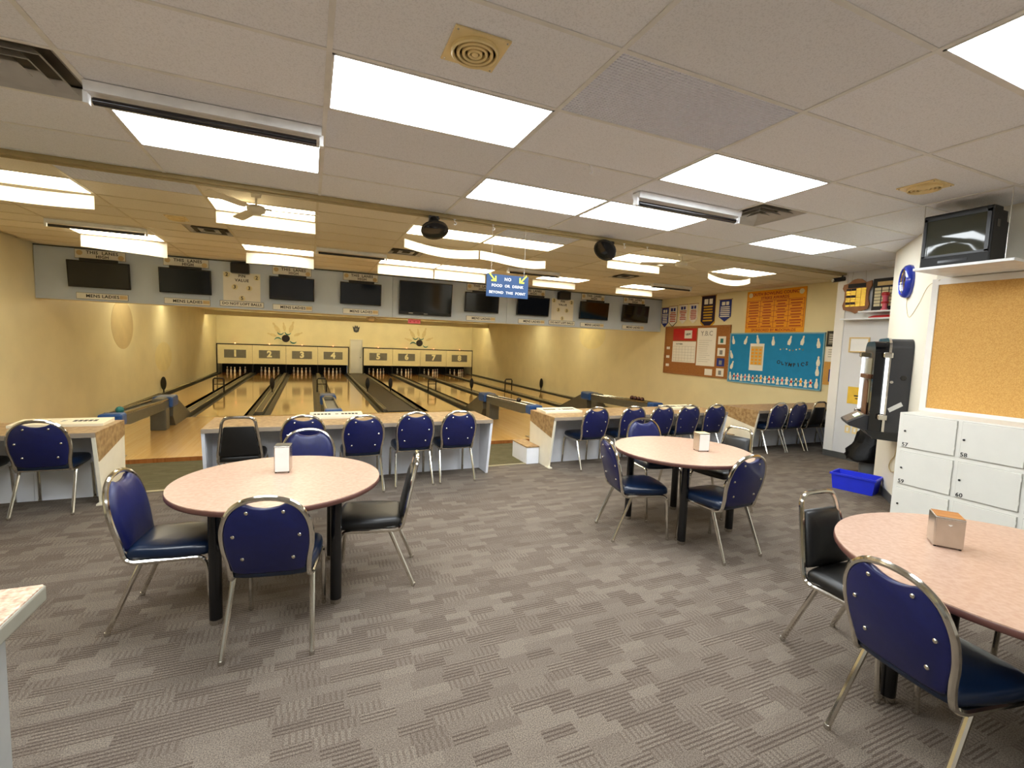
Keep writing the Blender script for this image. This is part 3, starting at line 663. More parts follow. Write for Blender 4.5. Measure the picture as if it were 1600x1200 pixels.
MB().prism([(-.22, .14), (-.12, .06), (-.06, .2), (0, .1), (.06, .2), (.12, .06), (.22, .14), (.14, -.2), (0, -.25), (-.14, -.2)], -.04, 0).build('shield', 'black', t); MB().prism([(-.08, .02), (.08, .02), (.06, -.12), (-.06, -.12)], -.05, -.04).build('crest', 'plate_grey', t)
def oval(label, x, y, z, ry, rz_, m_):
    s = 1 if x < 0 else -1
    o = MB().add([(s * d, ry * math.cos(2 * PI * k / 40), rz_ * math.sin(2 * PI * k / 40)) for d in (0, .003) for k in range(40)], [tuple(range(39, -1, -1)), tuple(range(40, 80))] + [(k, (k + 1) % 40, (k + 1) % 40 + 40, k + 40) for k in range(40)]).build('painted_oval', m_, None, (x, y, z)); tag(o, label, 'painted mark')
oval('large tan painted oval on the left wall under the first screen', XL, 16.7, 1.85, .85, .7, 'oval_paint'); oval('yellow painted oval further along the left wall', XL, 20.7, .78, 1.05, .53, 'oval_yellow')
oval('faint lamp scallop painted on the right wall below the header', XR, 16.1, 2.15, .95, .55, 'oval_yellow')  # yellow disc paints in the lamp scallop on this wall
for k, y in enumerate((16.5, 20.5)):
    for j in range(4):
        x = -3.6 + j * 4.05 + (.3 if j > 2 else 0)
        t = thing('lane_light', 'strip light over the lanes hidden by the header, row %s, %s' % (('nearest', 'furthest')[k], ('by the left wall', 'over lane three', 'over lane six', 'by the right wall')[j]), 'light fixture', (x, y, ZL - .003), group='strip lights over the lanes')
        MB().box(-1.05, 1.05, -.12, .12, -.05, 0).build('housing', 'white_paint', t); MB().box(-1.02, 1.02, -.1, .1, -.075, -.05).build('tube', 'glow_lane', t)
t = thing('valance_light', 'added cream valance under the lane ceiling hiding added mask lights', 'light fixture', (0, 28.0, ZL))  # valance and the tubes behind it are added to light the masks
MB().box(XL + .01, XR - .01, 0, .03, -.26, -.003).build('valance', 'wall_cream', t)
for k in range(7): MB().cyl((XL + .35 + k * 2.12, .16, -.1), (XL + 2.2 + k * 2.12, .16, -.1), .04, 8).build('tube', 'glow_valance', t)
for sx, lb in ((-1.3, 'lanes one to four'), (6.75, 'lanes five to eight')):
    t = thing('pit_light', 'shielded pin light behind the mask of %s' % lb, 'light fixture', (sx, YP + .12, .12), group='pin lights'); MB().box(-3.2, 3.2, .0, .02, -.03, .05).build('housing', 'black', t); MB().box(-3.2, 3.2, .02, .05, -.03, .03).build('tube', 'glow_pit', t)

def foul_hoop(label, x, y):
    t = thing('foul_hoop', label, 'foul sensor', (x, y, LZ + .03), group='black foul hoops')
    MB().tube([(-.17, 0, 0), (-.17, 0, .48), (-.14, 0, .54), (.14, 0, .54), (.17, 0, .48), (.17, 0, 0)], .028, 8).build('hoop', 'black', t); MB().cyl((-.17, 0, .32), (.17, 0, .32), .018, 8).build('crossbar', 'black', t)
def foul_paddle(label, x, y):
    t = thing('foul_paddle', label, 'foul sensor', (x, y, LZ + .03), group='black foul paddles')
    MB().pillow([(.085 * math.cos(2 * PI * k / 20), .35 + .24 * math.sin(2 * PI * k / 20)) for k in range(20)], [(.9, -.03), (1, -.015), (1, .015), (.9, .03)], lambda u, v, h: (u, h, v)).build('paddle', 'black', t); MB().cyl((0, 0, 0), (0, 0, .16), .025, 8).build('post', 'black', t)
YS = 20.2
for lb, x in (('one and two', -4.89 + LW1), ('three and four', .435), ('five and six', 3.11 + LW2), ('seven and eight', 3.11 + 3 * LW2)): foul_hoop('black hoop standing between lanes %s' % lb, x, YS)
for lb, x in (('beside lane one at the left wall', -4.8), ('between lanes two and three', -1.34), ('on the left kerb of the dark walkway', 2.2), ('on the right kerb of the dark walkway', 3.14), ('between lanes six and seven', 3.11 + 2 * LW2), ('beside lane eight at the right wall', 10.3)): foul_paddle('black oval paddle %s' % lb, x, YS)

def ball_return(label, x, names, rack=True):
    t = thing('ball_return', label, 'ball return', (x, 0, LZ), group='ball returns')
    MB().prism([(14.9, 0), (14.9, .05), (13.5, .62), (13.15, .66), (13.1, .25), (13.3, .0)], -.17, .17, axis='x').build('ramp', 'return_grey', t)
    MB().box(-.2, .2, 12.95, 13.5, .46, .72, b=.05).build('hood', 'return_blue', t)
    MB().box(-.12, .12, 12.55, 12.98, .5, .72, b=.05).build('rear_hood', 'return_grey', t)
    MB().prism([(13.1, .45), (13.1, .62), (10.3, .72), (10.0, .72), (10.0, .58), (10.4, .52)], -.13, .13, axis='x').build('track', 'return_grey', t)
    for s in (-1, 1): MB().tube([(s * .13, 13.0, .66), (s * .13, 10.1, .76)], .025, 8).build('rail', 'rail_metal', t)
    MB().box(-.17, .17, 9.86, 10.14, .56, .78, b=.04).build('end_cap', 'return_blue', t)
    MB().prism([(10.0, .6), (10.12, .6), (10.02, 0), (9.9, 0)], -.05, .05, axis='x').build('leg', 'steel', t)
    MB().box(-.16, .16, 9.85, 10.1, 0, .025, b=.008).build('foot', 'steel', t)
    MB().box(-.15, .15, 12.6, 12.9, .0, .5, b=.02).build('pedestal', 'return_grey', t)
    for k, (yy, c, nm) in enumerate(names):
        r = .0635; b = tag(MB().lathe(sphere_prof(r, 10), 20).build('bowling_ball', c, None, (x + (.0), yy, LZ + .79)), nm, 'bowling ball', 'five pin bowling balls')
ball_return('blue and grey ball return between lanes one and two', -4.89 + LW1, [(10.35, 'teal', 'teal bowling ball on the ball return nearest the left wall')])
ball_return('blue and grey ball return between lanes three and four', .435, [])
ball_return('blue and grey ball return between lanes five and six', 3.11 + LW2, [(10.9, 'ball_dark', 'dark bowling ball on the ball return of lanes five and six')])
ball_return('blue and grey ball return between lanes seven and eight', 3.11 + 3 * LW2, [(10.55 + .15 * k, 'ball_brown', 'brown marbled bowling ball on the right hand ball return, %s of four' % ordn[k]) for k in range(4)])

# ------------------------------------------------------------------ score desks
DT = .72
def desk(label, x0, x1, endl, endr, splits):
    t = thing('score_desk', label, 'desk', (x0, 5.45, 0), group='score desks along the carpet edge'); W = x1 - x0
    MB().box(0, W, 0, .74, DT - .012, DT, b=.003).build('counter_top', 'desk_laminate', t)
    MB().box(0, W, -.006, .0, DT - .045, DT - .002).build('front_edge', 'desk_edge', t)
    MB().box(0, W, 0.0, .74, DT - .045, DT - .012).build('counter_core', 'desk_edge', t)
    MB().box(.02, W - .02, .4, .42, .62, DT - .045).build('rail_board', 'desk_white', t)
    xs = [.02] + splits + [W - .02]
    for a, b in zip(xs, xs[1:]): MB().box(a + .0015, b - .0015, .4, .42, .0, .618).build('front_panel', 'desk_white', t)
    for ex, on in ((0, endl), (W - .03, endr)):
        if on == 0: continue
        MB().prism([(.13, 0), (.74, 0), (.74, DT - .045), (.0, DT - .045)], ex, ex + .03, axis='x').build('end_panel', 'desk_white' if on == 1 else 'desk_cream', t)
        if on == 2:
            s = -.003 if ex == 0 else .031
            MB().prism([(.06, .43), (.74, .56), (.74, DT - .002), (.0, DT - .002)], ex + (s if ex == 0 else .0295), ex + (.0005 if ex == 0 else .034), axis='x').build('end_laminate', 'desk_laminate', t)
            MB().box(ex - .01, ex + .04, .08, .2, 0, .015).build('foot', 'desk_cream', t)
    return t
desk('score desk at the left edge with brown laminate end', XL, -1.83, 0, 2, [.9, 1.8, 2.45])
desk('long score desk in the middle behind the nearest round table', -1.0, 2.12, 1, 1, [1.55])
desk('long score desk right of the opening, with five blue chairs', 3.0, 6.15, 2, 1, [1.5])
desk('score desk in front of the notice boards with black chairs', 6.85, 10.38, 2, 0, [1.2, 2.4])
for lb, x in (('left of the five chair score desk', 2.8), ('left of the desk below the notice boards', 6.6)):
    t = thing('step_box', 'low white brown topped box %s' % lb, 'box', (x, 5.85, 0), group='low boxes beside desks'); MB().box(0, .19, 0, .5, 0, .235).build('body', 'desk_white', t); MB().box(-.01, .19, -.01, .5, .235, .25).build('top', 'desk_laminate', t)
def score_plate(label, x, y, w, print_):
    t = thing('score_plate', label, 'score board', (x, y, DT), group='cream score plates on desks')
    a = .1; vs = []
    o = MB().prism([(0, .0), (.3, .0), (.3, .04), (0, .025)], -w / 2, w / 2, axis='x').build('plate', 'score_cream', t)
    for k, u in enumerate((-.3, .22)):
        g = MB()
        for q in range(5): g.prism([(.12, .0312), (.19, .0347), (.19, .0362), (.12, .0327)], w * u + q * .04 - .08, w * u + q * .04 - .05, axis='x')
        g.build('printed_mark', 'ink', t)
    letter(print_, .09, 'ink_grey', t, (0, .15, .0335), rot=(.05, 0, 0))
score_plate('cream score plate on the left edge desk', -2.25, 5.83, .72, '7'); score_plate('cream score plate on the middle desk', .3, 5.87, .6, '8')
score_plate('cream score plate on the left end of the five chair desk', 3.35, 5.8, .6, '8'); score_plate('cream score plate on the right end of the five chair desk', 5.6, 5.8, .6, '8')

# ------------------------------------------------------------------ chairs
def lean(z): return -.205 - (z - .43) * .22
button_me = MB().lathe([(.010, 0), (.009, -.004), (.005, -.007), (.001, -.008)], 10, axis='y').mesh('button', 'chrome')
def rounded(pts, n=5):
    P = [Vector((p[0], p[1], 0)) for p in pts]; out = []; m_ = len(P)
    for i in range(m_):
        p0, p1, p2, p3 = P[i - 1], P[i], P[(i + 1) % m_], P[(i + 2) % m_]
        for j in range(n):
            t = j / n; q = .5 * ((2 * p1) + (p2 - p0) * t + (2 * p0 - 5 * p1 + 4 * p2 - p3) * t * t + (3 * p1 - p0 - 3 * p2 + p3) * t ** 3); out.append((q.x, q.y))
    return out
def make_chair(kind, metal):
    blue = kind == 'blue'
    t = thing('banquet_chair', 'proto', 'chair')
    so = rounded([(-.205, .19), (-.215, .06), (-.2, -.12), (-.17, -.2), (0, -.215), (.17, -.2), (.2, -.12), (.215, .06), (.205, .19), (.15, .225), (0, .235), (-.15, .225)], 4)
    MB().pillow(so, [(.9, .402), (.985, .412), (1.0, .43), (.985, .452), (.93, .468), (.8, .477), (.5, .483), (.15, .485)], lambda u, v, h: (u, v, h + .01 * math.exp(-((v - .2) / .08) ** 2) * (h > .46) * 0)).build('seat', 'vinyl_navy' if blue else 'vinyl_black', t, sharp=60)
    if blue:
        bo = rounded([(-.15, .442), (-.178, .49), (-.198, .6), (-.194, .7), (-.163, .778), (-.105, .83), (-.06, .815), (0, .805), (.06, .815), (.105, .83), (.163, .778), (.194, .7), (.198, .6), (.178, .49), (.15, .442), (0, .436)], 3)
    else:
        bo = [(-.17, .47), (-.172, .49), (-.135, .76), (-.125, .772), (.125, .772), (.135, .76), (.172, .49), (.17, .47), (.08, .465), (-.08, .465)]
    bk = MB().pillow(bo, [(.96, -.017), (1.0, -.012), (1.0, .010), (.95, .024), (.8, .032), (.4, .036)], lambda u, v, h: (u, lean(v) + h, v)).build('backrest', 'vinyl_blue' if blue else 'vinyl_black', t, sharp=60)
    if blue:
        for bx, bz in ((-.085, .79), (.085, .79), (-.155, .66), (.155, .655), (-.12, .53), (.12, .525)): link('button', button_me, bk, (bx, lean(bz) - .017, bz))
    if blue:
        hp = [(.196, -.10, .393), (.194, -.165, .395), (.188, -.2, .42), (.192, lean(.5), .5), (.208, lean(.6), .6), (.205, lean(.7), .7), (.17, lean(.79), .79), (.1, lean(.845), .845)]; top = (0, lean(.862), .862)
    else:
        hp = [(.196, -.10, .393), (.194, -.165, .395), (.192, -.2, .42), (.188, lean(.5), .5), (.172, lean(.62), .62), (.155, lean(.74), .74), (.142, lean(.82), .82), (.105, lean(.86), .86)]; top = (0, lean(.868), .868)
    path = [(.2, .13, .398)] + hp + [top] + [(-a, b, c) for a, b, c in hp[::-1]] + [(-.2, .13, .398)]
    MB().tube(spline(path, 4), .0145, 8).build('back_frame', metal, t)
    for s in (-1, 1):
        lg = MB().tube(spline([(s * .2, .13, .398), (s * .202, .175, .388), (s * .204, .2, .345), (s * .206, .212, .2), (s * .208, .225, .012)], 4), .0135, 8).build('leg', metal, t)
        MB().lathe([(.014, 0), (.015, .012), (.013, .022)], 10, o=(s * .208, .225, 0)).build('foot_cap', 'steel', lg)
        lg = MB().tube([(s * .195, -.12, .395), (s * .2, -.16, .3), (s * .215, -.28, .012)], .0135, 8).build('leg', metal, t)
        MB().lathe([(.014, 0), (.015, .012), (.013, .022)], 10, o=(s * .215, -.28, 0)).build('foot_cap', 'steel', lg)
    MB().cyl((-.195, -.13, .39), (.195, -.13, .39), .011, 8).build('cross_bar', metal, t); MB().cyl((-.2, .13, .392), (.2, .13, .392), .011, 8).build('cross_bar', metal, t)
    note_children(t); return t
protos = {'blue': make_chair('blue', 'chrome'), 'black': make_chair('black', 'chrome')}
used = set()
def chair(kind, x, y, deg, label, group):
    o = protos[kind] if kind not in used else copy_tree(protos[kind]); used.add(kind)
    o.location = (x, y, 0); o.rotation_euler = (0, 0, math.radians(deg)); tag(o, label, 'chair', group)
    return o
G1, G2, G3, GD = 'chairs at the left round table', 'chairs at the middle round table', 'chairs at the right round table', 'chairs at the score desks'
chair('blue', -.16, 2.866, -9, 'blue vinyl chair with its buttoned back to the viewer at the left round table', G1)
chair('blue', -.72, 3.28, -96, 'blue vinyl chair on the left side of the left round table', G1)
chair('black', .41, 3.34, 80, 'black vinyl chair on the right side of the left round table', G1)
chair('blue', -.03, 4.15, 176, 'blue vinyl chair facing the viewer behind the left round table', G1)
chair('blue', 2.73, 3.375, -104, 'blue vinyl chair on the left side of the middle round table', G2)
chair('blue', 3.19, 2.87, 3, 'blue vinyl chair nearest the viewer at the middle round table', G2)
chair('blue', 3.52, 4.06, 170, 'blue vinyl chair facing the viewer behind the middle round table', G2)
chair('black', 3.95, 3.55, 98, 'black vinyl chair on the right side of the middle round table', G2)
chair('blue', 2.375, .965, -100, 'large nearest blue chair with buttoned back at the right round table', G3)
chair('black', 2.75, 1.46, 178, 'black vinyl chair behind the left edge of the right round table', G3)
chair('blue', 2.9, .2, 0, 'blue chair cut off by the bottom right corner', G3)
chair('blue', 3.72, .98, 90, 'chair almost hidden beyond the right round table', G3)
chair('blue', -2.18, 5.595, 0, 'blue chair at the left edge score desk with brass tinted legs', GD)
chair('black', -2.78, 5.6, 0, 'black chair cut off by the left picture edge at the score desk', GD)
chair('black', -.64, 5.5, 0, 'black vinyl chair at the left end of the middle score desk', GD)
for lb, x, y in (('first blue chair from the left at the middle score desk', -.06, 5.52), ('second blue chair from the left at the middle score desk', .53, 5.44), ('third blue chair from the left at the middle score desk', 1.11, 5.55), ('fourth blue chair from the left at the middle score desk', 1.63, 5.565)): chair('blue', x, y, 0, lb, GD)
for k, (x, y, r) in enumerate(((3.57, 5.6, 2), (4.2, 5.6, 0), (4.72, 5.6, 0), (5.2, 5.58, 0), (5.75, 5.6, 0))): chair('blue', x, y, r, '%s blue chair from the left at the five chair score desk' % ordn[k], GD)
for k, (c, x, y) in enumerate((('blue', 7.18, 5.6), ('blue', 7.66, 5.6), ('black', 8.15, 5.58), ('black', 8.66, 5.58))): chair(c, x, y, 0, '%s chair from the left at the desk below the notice boards' % ordn[k], GD)

# ------------------------------------------------------------------ round tables
def table(label, x, y, R, lr, rz):
    t = thing('round_table', label, 'table', (x, y, 0), rz=rz, group='round laminate tables')
    MB().lathe([(R - .004, .708), (R, .714), (R, .732), (R - .003, .736)], 72).build('edge_band', 'table_edge', t)
    MB().lathe([(R - .003, .7355), (R - .004, .7405)], 72).build('table_top', 'table_laminate', t)
    for sx in (-1, 1):
        for sy in (-1, 1):
            lg = MB().cyl((sx * lr, sy * lr, .03), (sx * lr, sy * lr, .708), .034, 20).build('leg', 'leg_black', t)
            MB().lathe([(.03, 0), (.034, .008), (.034, .032)], 20, o=(sx * lr, sy * lr, 0)).build('foot', 'steel', lg)
            MB().box(sx * lr - .07, sx * lr + .07, sy * lr - .07, sy * lr + .07, .7, .709).build('leg_plate', 'black', lg)
table('round pinkish laminate table on black legs at the left', -.175, 3.36, .625, .325, 0)
table('round pinkish laminate table on black legs in the middle distance', 3.24, 3.37, .625, .325, .12)
table('round pinkish laminate table cut off by the right edge', 2.98, .92, .74, .35, .1)
def napkin(label, x, y, rz, w, d, h, body, face, top):
    t = thing('napkin_dispenser', label, 'napkin holder', (x, y, .7405), rz=rz, group='napkin dispensers')
    MB().box(-w / 2, w / 2, -d / 2, d / 2, .006, h, b=.004).build('body', body, t)
    MB().box(-w / 2 + .006, w / 2 - .006, -d / 2 - .002, -d / 2 + .001, .01, h - .01, b=.0008).build('face_plate', face, t)
    MB().box(-w / 2 + .004, w / 2 - .004, -d / 2 + .004, d / 2 - .004, h - .001, h + .002).build('top_plate', top, t)
    MB().prism([(-.008, h * .78), (.008, h * .78), (0, h * .73)], -d / 2 - .005, -d / 2 - .002).build('logo', 'paper', t)
    for sx in (-1, 1):
        for sy in (-1, 1): MB().lathe([(.006, 0), (.006, .008)], 8, o=(sx * (w / 2 - .01), sy * (d / 2 - .01), 0)).build('foot', 'black', t)
napkin('upright napkin dispenser with flash glare painted white on its face on the left round table', -.17, 3.54, -.1, .10, .11, .185, 'steel', 'paper', 'black')  # white face plate paints in the flash glare on the metal
napkin('upright pale napkin dispenser on the middle round table', 3.38, 3.27, -.25, .11, .1, .17, 'steel', 'paper', 'paper_tan')
napkin('square brushed steel napkin dispenser on the right round table', 2.95, 1.23, -.95, .115, .13, .155, 'steel', 'steel', 'wood_frame')

# ------------------------------------------------------------------ service counter at bottom left
t = thing('service_counter', 'speckled counter end at the bottom left corner', 'counter', (-.69, 1.68, 0))
MB().box(-2.2, 0, -2.6, 0, .92, .95, b=.004).build('counter_top', 'counter_stone', t)
MB().box(-2.2, .004, -2.6, .004, .9, .946, b=.006).build('edge_band', 'counter_edge', t)
MB().box(-2.2, -.06, -2.6, -.06, .06, .9).build('side_panel', 'counter_side', t)
MB().box(-2.2, -.09, -2.6, -.09, 0, .06).build('plinth', 'baseboard', t)

# ------------------------------------------------------------------ lockers, corkboard, television
t = thing('locker_unit', 'white wooden locker block with numbered doors', 'lockers', (5.12, 0, 0))
LY = [2.536, 2.104, 1.672, 1.24]
MB().box(.012, .42, 1.2 - .03, 2.575, .0, 1.165, b=.002).build('carcass', 'locker_white', t)
nums = {(0, 0): '57', (0, 1): '58', (1, 0): '59', (1, 1): '60'}
for r, (za, zb) in enumerate(((.846, 1.148), (.497, .8), (.15, .452))):
    for c in range(3):
        y1 = LY[c]; y0 = y1 - .394
        MB().box(.009, .0125, y0 - .004, y1 + .004, za - .004, zb + .004).build('shadow_gap', 'locker_line', t)
        d = MB().box(0, .012, y0, y1, za, zb, b=.0015).build('door', 'locker_white', t)
        MB().lathe([(.008, 0), (.009, -.006), (.006, -.012)], 12, axis='x', o=(0, y1 - .022, (za + zb) / 2 + .0)).build('lock', 'black', d)
        for hz in (.05, .24): MB().box(-.003, .001, y0 - .004, y0 + .012, za + hz, za + hz + .028).build('hinge', 'locker_white', d)
        if (r, c) in nums: letter(nums[(r, c)], .05, 'ink', d, (-.001, y1 - .03, za + .022), rot=RX, bold=.01)
tag(t, group='lockers')
t = thing('corkboard', 'large plain cork board in a white frame above the lockers', 'notice board', (5.55, 0, 0))
MB().box(-.012, 0, .9, 2.57, 1.2, 2.385).build('cork_panel', 'cork', t)
for nm, a in (('frame_rail', (.86, 2.62, 2.385, 2.44)), ('frame_rail', (.86, 2.62, 1.166, 1.2)), ('frame_stile', (2.57, 2.62, 1.2, 2.385)), ('frame_stile', (.86, .9, 1.2, 2.385))): MB().box(-.024, 0, *a).build(nm, 'wall_white', t)
t = thing('tv_shelf', 'white hanging shelf under the old television', 'shelf', (5.0, 2.2, 2.45))
MB().box(-.06, .55, -.36, .3, 0, .022, b=.002).build('board', 'white_paint', t)
for yy in (-.3, .26): MB().cyl((-.04, yy, .02), (-.04, yy, .56), .003, 6).build('wire', 'steel', t)
t = thing('television', 'old black tube television on the hanging shelf', 'television', (5.0, 2.25, 2.473))
MB().box(0, .14, -.24, .235, 0, .45, b=.012).build('front_case', 'black_matte', t)
MB().prism([(-.22, .04), (.21, .04), (.21, .43), (-.22, .43)], .14, .26, axis='x').prism([(-.16, .06), (.16, .06), (.16, .38), (-.16, .38)], .26, .45, axis='x').build('rear_case', 'black_matte', t)
vs = []; fs = []
for a in range(9):
    for b in range(7):
        u, v = a / 8 - .5, b / 6 - .5; vs.append((-.003 - .01 * (1 - (2 * u) ** 2) * (1 - (2 * v) ** 2), u * .4, .25 + v * .3))
for a in range(8):
    for b in range(6): o = a * 7 + b; fs.append((o, o + 1, o + 8, o + 7))
MB().add(vs, fs, 0, True).build('screen', 'crt_glass', t)
MB().box(-.008, .002, -.225, -.2, .085, .42).box(-.008, .002, .2, .222, .085, .42).box(-.008, .002, -.225, .222, .4, .425).box(-.008, .002, -.225, .222, .08, .1).build('bezel', 'black', t)
MB().box(-.004, .002, -.1, .1, .03, .05).build('control_strip', 'black_gloss', t)
MB().box(.05, .1, -.243, -.238, .28, .34, b=.002).build('speaker_slot', 'black_gloss', t)
cp = pier_pt(.92, 0, 2.545)
pz = math.atan2(PN.y, PN.x)
t = thing('clock', 'round clock with thick glossy blue rim on the angled wall', 'clock', cp, rz=pz)
MB().lathe([(.185, 0), (.19, .03), (.175, .06), (.15, .075), (.14, .065), (.138, .05)], 40, axis='x').build('rim', 'clock_blue', t)
MB().lathe([(.14, .04), (.14, .05)], 40, axis='x').build('face', 'clock_face', t); MB().lathe([(.142, .05), (.137, .06), (.13, .053)], 40, axis='x').build('inner_ring', 'chrome', t)
for a, l in ((.5, .08), (2.2, .11)): MB().tube([(.054, 0, 0), (.054, l * math.sin(a), l * math.cos(a))], .004, 5).build('hand', 'black', t)
ci = Matrix.Translation(cp) @ Matrix.Rotation(pz, 4, 'Z'); ci.invert()
MB().tube(spline([ci @ Vector(p) for p in (pier_pt(.92, .01, 2.36), pier_pt(.9, .01, 2.25), pier_pt(.75, .01, 2.13), pier_pt(.45, .01, 2.25), pier_pt(.2, .01, 2.4), Vector((5.5, 2.55, 2.43)))], 6), .003, 5).build('power_cord', 'cord', t)

# ------------------------------------------------------------------ jukebox, bins, trophies
jb = thing('jukebox', 'black wall jukebox with glowing side tubes and keypad', 'jukebox', pier_pt(.46, 0, .86), rz=pz)
# local: x out of the wall, y across (positive = away from the viewer along the wall is -y after rotation)
def arch(y0, y1, zt, r, n=6):
    pts = [(y0, 0), (y1, 0)] + [(y1 - r + r * math.cos(PI / 2 * k / n), zt - r + r * math.sin(PI / 2 * k / n)) for k in range(n + 1)] + [(y0 + r - r * math.sin(PI / 2 * k / n), zt - r + r * math.cos(PI / 2 * k / n)) for k in range(n + 1)]
    return pts
W = .58
MB().prism(arch(-W, 0, 1.02, .1), 0.004, .2, axis='x').build('cabinet', 'juke_black', jb)
MB().prism(arch(-W + .02, -.02, .99, .12), .2, .33, axis='x').build('front_body', 'black_gloss', jb)
MB().prism(arch(-W - .004, .004, 1.03, .11), .192, .215, axis='x').build('chrome_arch', 'chrome', jb)
MB().box(.33, .336, -W + .12, -.12, .3, .8).build('title_glass', 'juke_glass', jb)
MB().prism(arch(-W + .17, -.17, .56, .1), .336, .344, axis='x').build('speaker_grille', 'juke_wood', jb)
MB().box(.33, .37, -W + .1, -.1, .57, .62, b=.006).build('divider_bar', 'juke_wood', jb)
for xx, yy in ((.345, -W + .045), (.225, .006)):
    c = MB().tube([(xx, yy, .2), (xx, yy, .82)], .016, 12).build('light_tube', 'glow_juke', jb)
    for zz in (.16, .84): MB().box(xx - .045, xx + .04, yy - .035, yy + .03, zz - .03, zz + .03, b=.01).build('tube_cap', 'chrome', jb)
MB().prism([(.28, .16), (.36, .16), (.52, .06), (.5, .03), (.28, -.03)], -W + .06, -.06, axis='y').build('keypad_shelf', 'juke_black', jb)
kp = MB().prism([(.365, .165), (.515, .068), (.52, .076), (.37, .173)], -W + .1, -.1, axis='y').build('keypad', 'steel', jb)
MB().prism([(.39, .16), (.44, .127), (.444, .133), (.394, .166)], -W + .3, -.16, axis='y').build('display', 'glow_green', kp)
MB().tube(spline([(.012, -.24, -.08), (.012, -.27, -.28), (.012, -.42, -.38), (.012, -.47, -.46), (.012, -.38, -.5), (.012, -.26, -.48)], 5), .006, 6).build('power_cord', 'cord', jb)
MB().prism([(.05, 0), (.28, 0), (.36, -.0), (.28, -.09), (.05, -.1)], -W + .02, -.02, axis='y').build('base', 'black', jb)
MB().lathe([(.018, 0), (.016, .012)], 12, axis='y', o=(.17, 0, .55)).build('side_lock', 'chrome', jb); MB().lathe([(.03, 0), (.028, .01)], 6, axis='y', o=(.07, 0, .6)).build('side_knob', 'black_gloss', jb)
MB().add([(.16, .002, .22), (.05, .002, .3), (.07, .002, .34), (.18, .002, .26), (.16, .004, .22), (.05, .004, .3), (.07, .004, .34), (.18, .004, .26)], [(0, 1, 2, 3), (7, 6, 5, 4), (0, 4, 5, 1), (1, 5, 6, 2), (2, 6, 7, 3), (3, 7, 4, 0)]).build('name_plate', 'vent_grey', jb)
t = thing('trash_can', 'grey trash can lined with a shiny black bag under the jukebox', 'trash can', (7.35, 3.98, 0))
MB().lathe([(.13, 0), (.135, .01), (.165, .55), (.16, .6)], 20).build('can', 'can_grey', t)
bo = []
for k in range(28): bo.append((math.cos(2 * PI * k / 28), math.sin(2 * PI * k / 28)))
random.seed(3); jit = [[random.uniform(-.03, .03) for _ in range(28)] for _ in range(7)]
vs = []; prof = [(.2, .2), (.25, .24), (.23, .34), (.205, .46), (.19, .58), (.165, .64), (.13, .6)]
for i, (r, z) in enumerate(prof):
    for k in range(28): rr = r + jit[i][k] * (.8 if i < 5 else .3); vs.append((bo[k][0] * rr - (.07 if i < 3 else 0), bo[k][1] * rr + (.04 if i < 3 else 0), z + jit[(i + 3) % 7][k] * .6))
fs = [(i * 28 + k, i * 28 + (k + 1) % 28, (i + 1) * 28 + (k + 1) % 28, (i + 1) * 28 + k) for i in range(6) for k in range(28)]
MB().add(vs, fs, 0, True).build('bag', 'bag_black', t)
t = thing('recycling_box', 'open bright blue plastic recycling box on the carpet', 'box', (6.3, 3.56, 0), rz=-1.3)
a, b, hh = .23, .15, .2
def shell(a, b, h, th):
    o = [(-a * .9, -b * .88, 0), (a * .9, -b * .88, 0), (a * .9, b * .88, 0), (-a * .9, b * .88, 0), (-a, -b, h), (a, -b, h), (a, b, h), (-a, b, h)]
    i_ = [(x * (1 - th / abs(a)), y * (1 - th / abs(b)), z if z else th) for x, y, z in o]
    f = [(3, 2, 1, 0), (8, 9, 10, 11)]
    for k in range(4): n = (k + 1) % 4; f += [(k, n, n + 4, k + 4), (k + 12, n + 12, n + 8, k + 8), (k + 4, n + 4, n + 12, k + 12)]
    return MB().add(o + i_, f)
shell(a, b, hh, .008).build('bin', 'bin_blue', t)
MB().box(-a - .012, a + .012, -b - .012, -b + .002, hh - .02, hh + .003).box(-a - .012, a + .012, b - .002, b + .012, hh - .02, hh + .003).box(-a - .012, -a + .002, -b, b, hh - .02, hh + .003).box(a - .002, a + .012, -b, b, hh - .02, hh + .003).build('rim', 'bin_blue', t)
tag(MB().pillow(rounded([(-.05, -.03), (.05, -.035), (.06, .03), (-.04, .04)], 3), [(.6, 0), (1, .02), (.9, .05), (.4, .07)], lambda u, v, h: (u, v, h)).build('crumpled_paper', 'pink', None, (6.3, 3.54, .012)), 'crumpled pink paper inside the blue recycling box', 'paper')
# things on the grey wall x = 8
WX = 8.0
t = thing('shield_plaque', 'shield shaped wooden trophy plaque with gold plates', 'plaque', (WX - .04, 4.75, 2.62), rot=RX)
SP = [(-.2, .2), (-.13, .215), (-.06, .27), (0, .28), (.06, .27), (.13, .215), (.21, .235), (.215, .16), (.18, .08), (.175, -.04), (.2, -.13), (.18, -.2), (.06, -.235), (0, -.265), (-.06, -.235), (-.18, -.2), (-.2, -.13), (-.175, -.04), (-.18, .08), (-.215, .14)]
MB().prism(SP, 0, .02, axis='z').build('shield', 'plaque_wood', t); MB().box(-.13, .13, .14, .205, .02, .026).build('title_plate', 'ink', t)
for r in range(8):
    for c in range(4): MB().box(-.15 + c * .075, -.083 + c * .075, .1 - r * .036, .128 - r * .036, .02, .024).build('name_plate', 'gold_plate' if (c > 1 or r % 3) else 'ink', t)
for s in (-.1, .12): MB().tube([(s, .2, 0), (s * .8, .42, .0)], .0025, 5).build('wire', 'steel', t)
t = thing('award_board', 'black award board with pale name plates on the trophy shelf', 'plaque', (WX - .03, 4.32, 2.63), rot=RX)
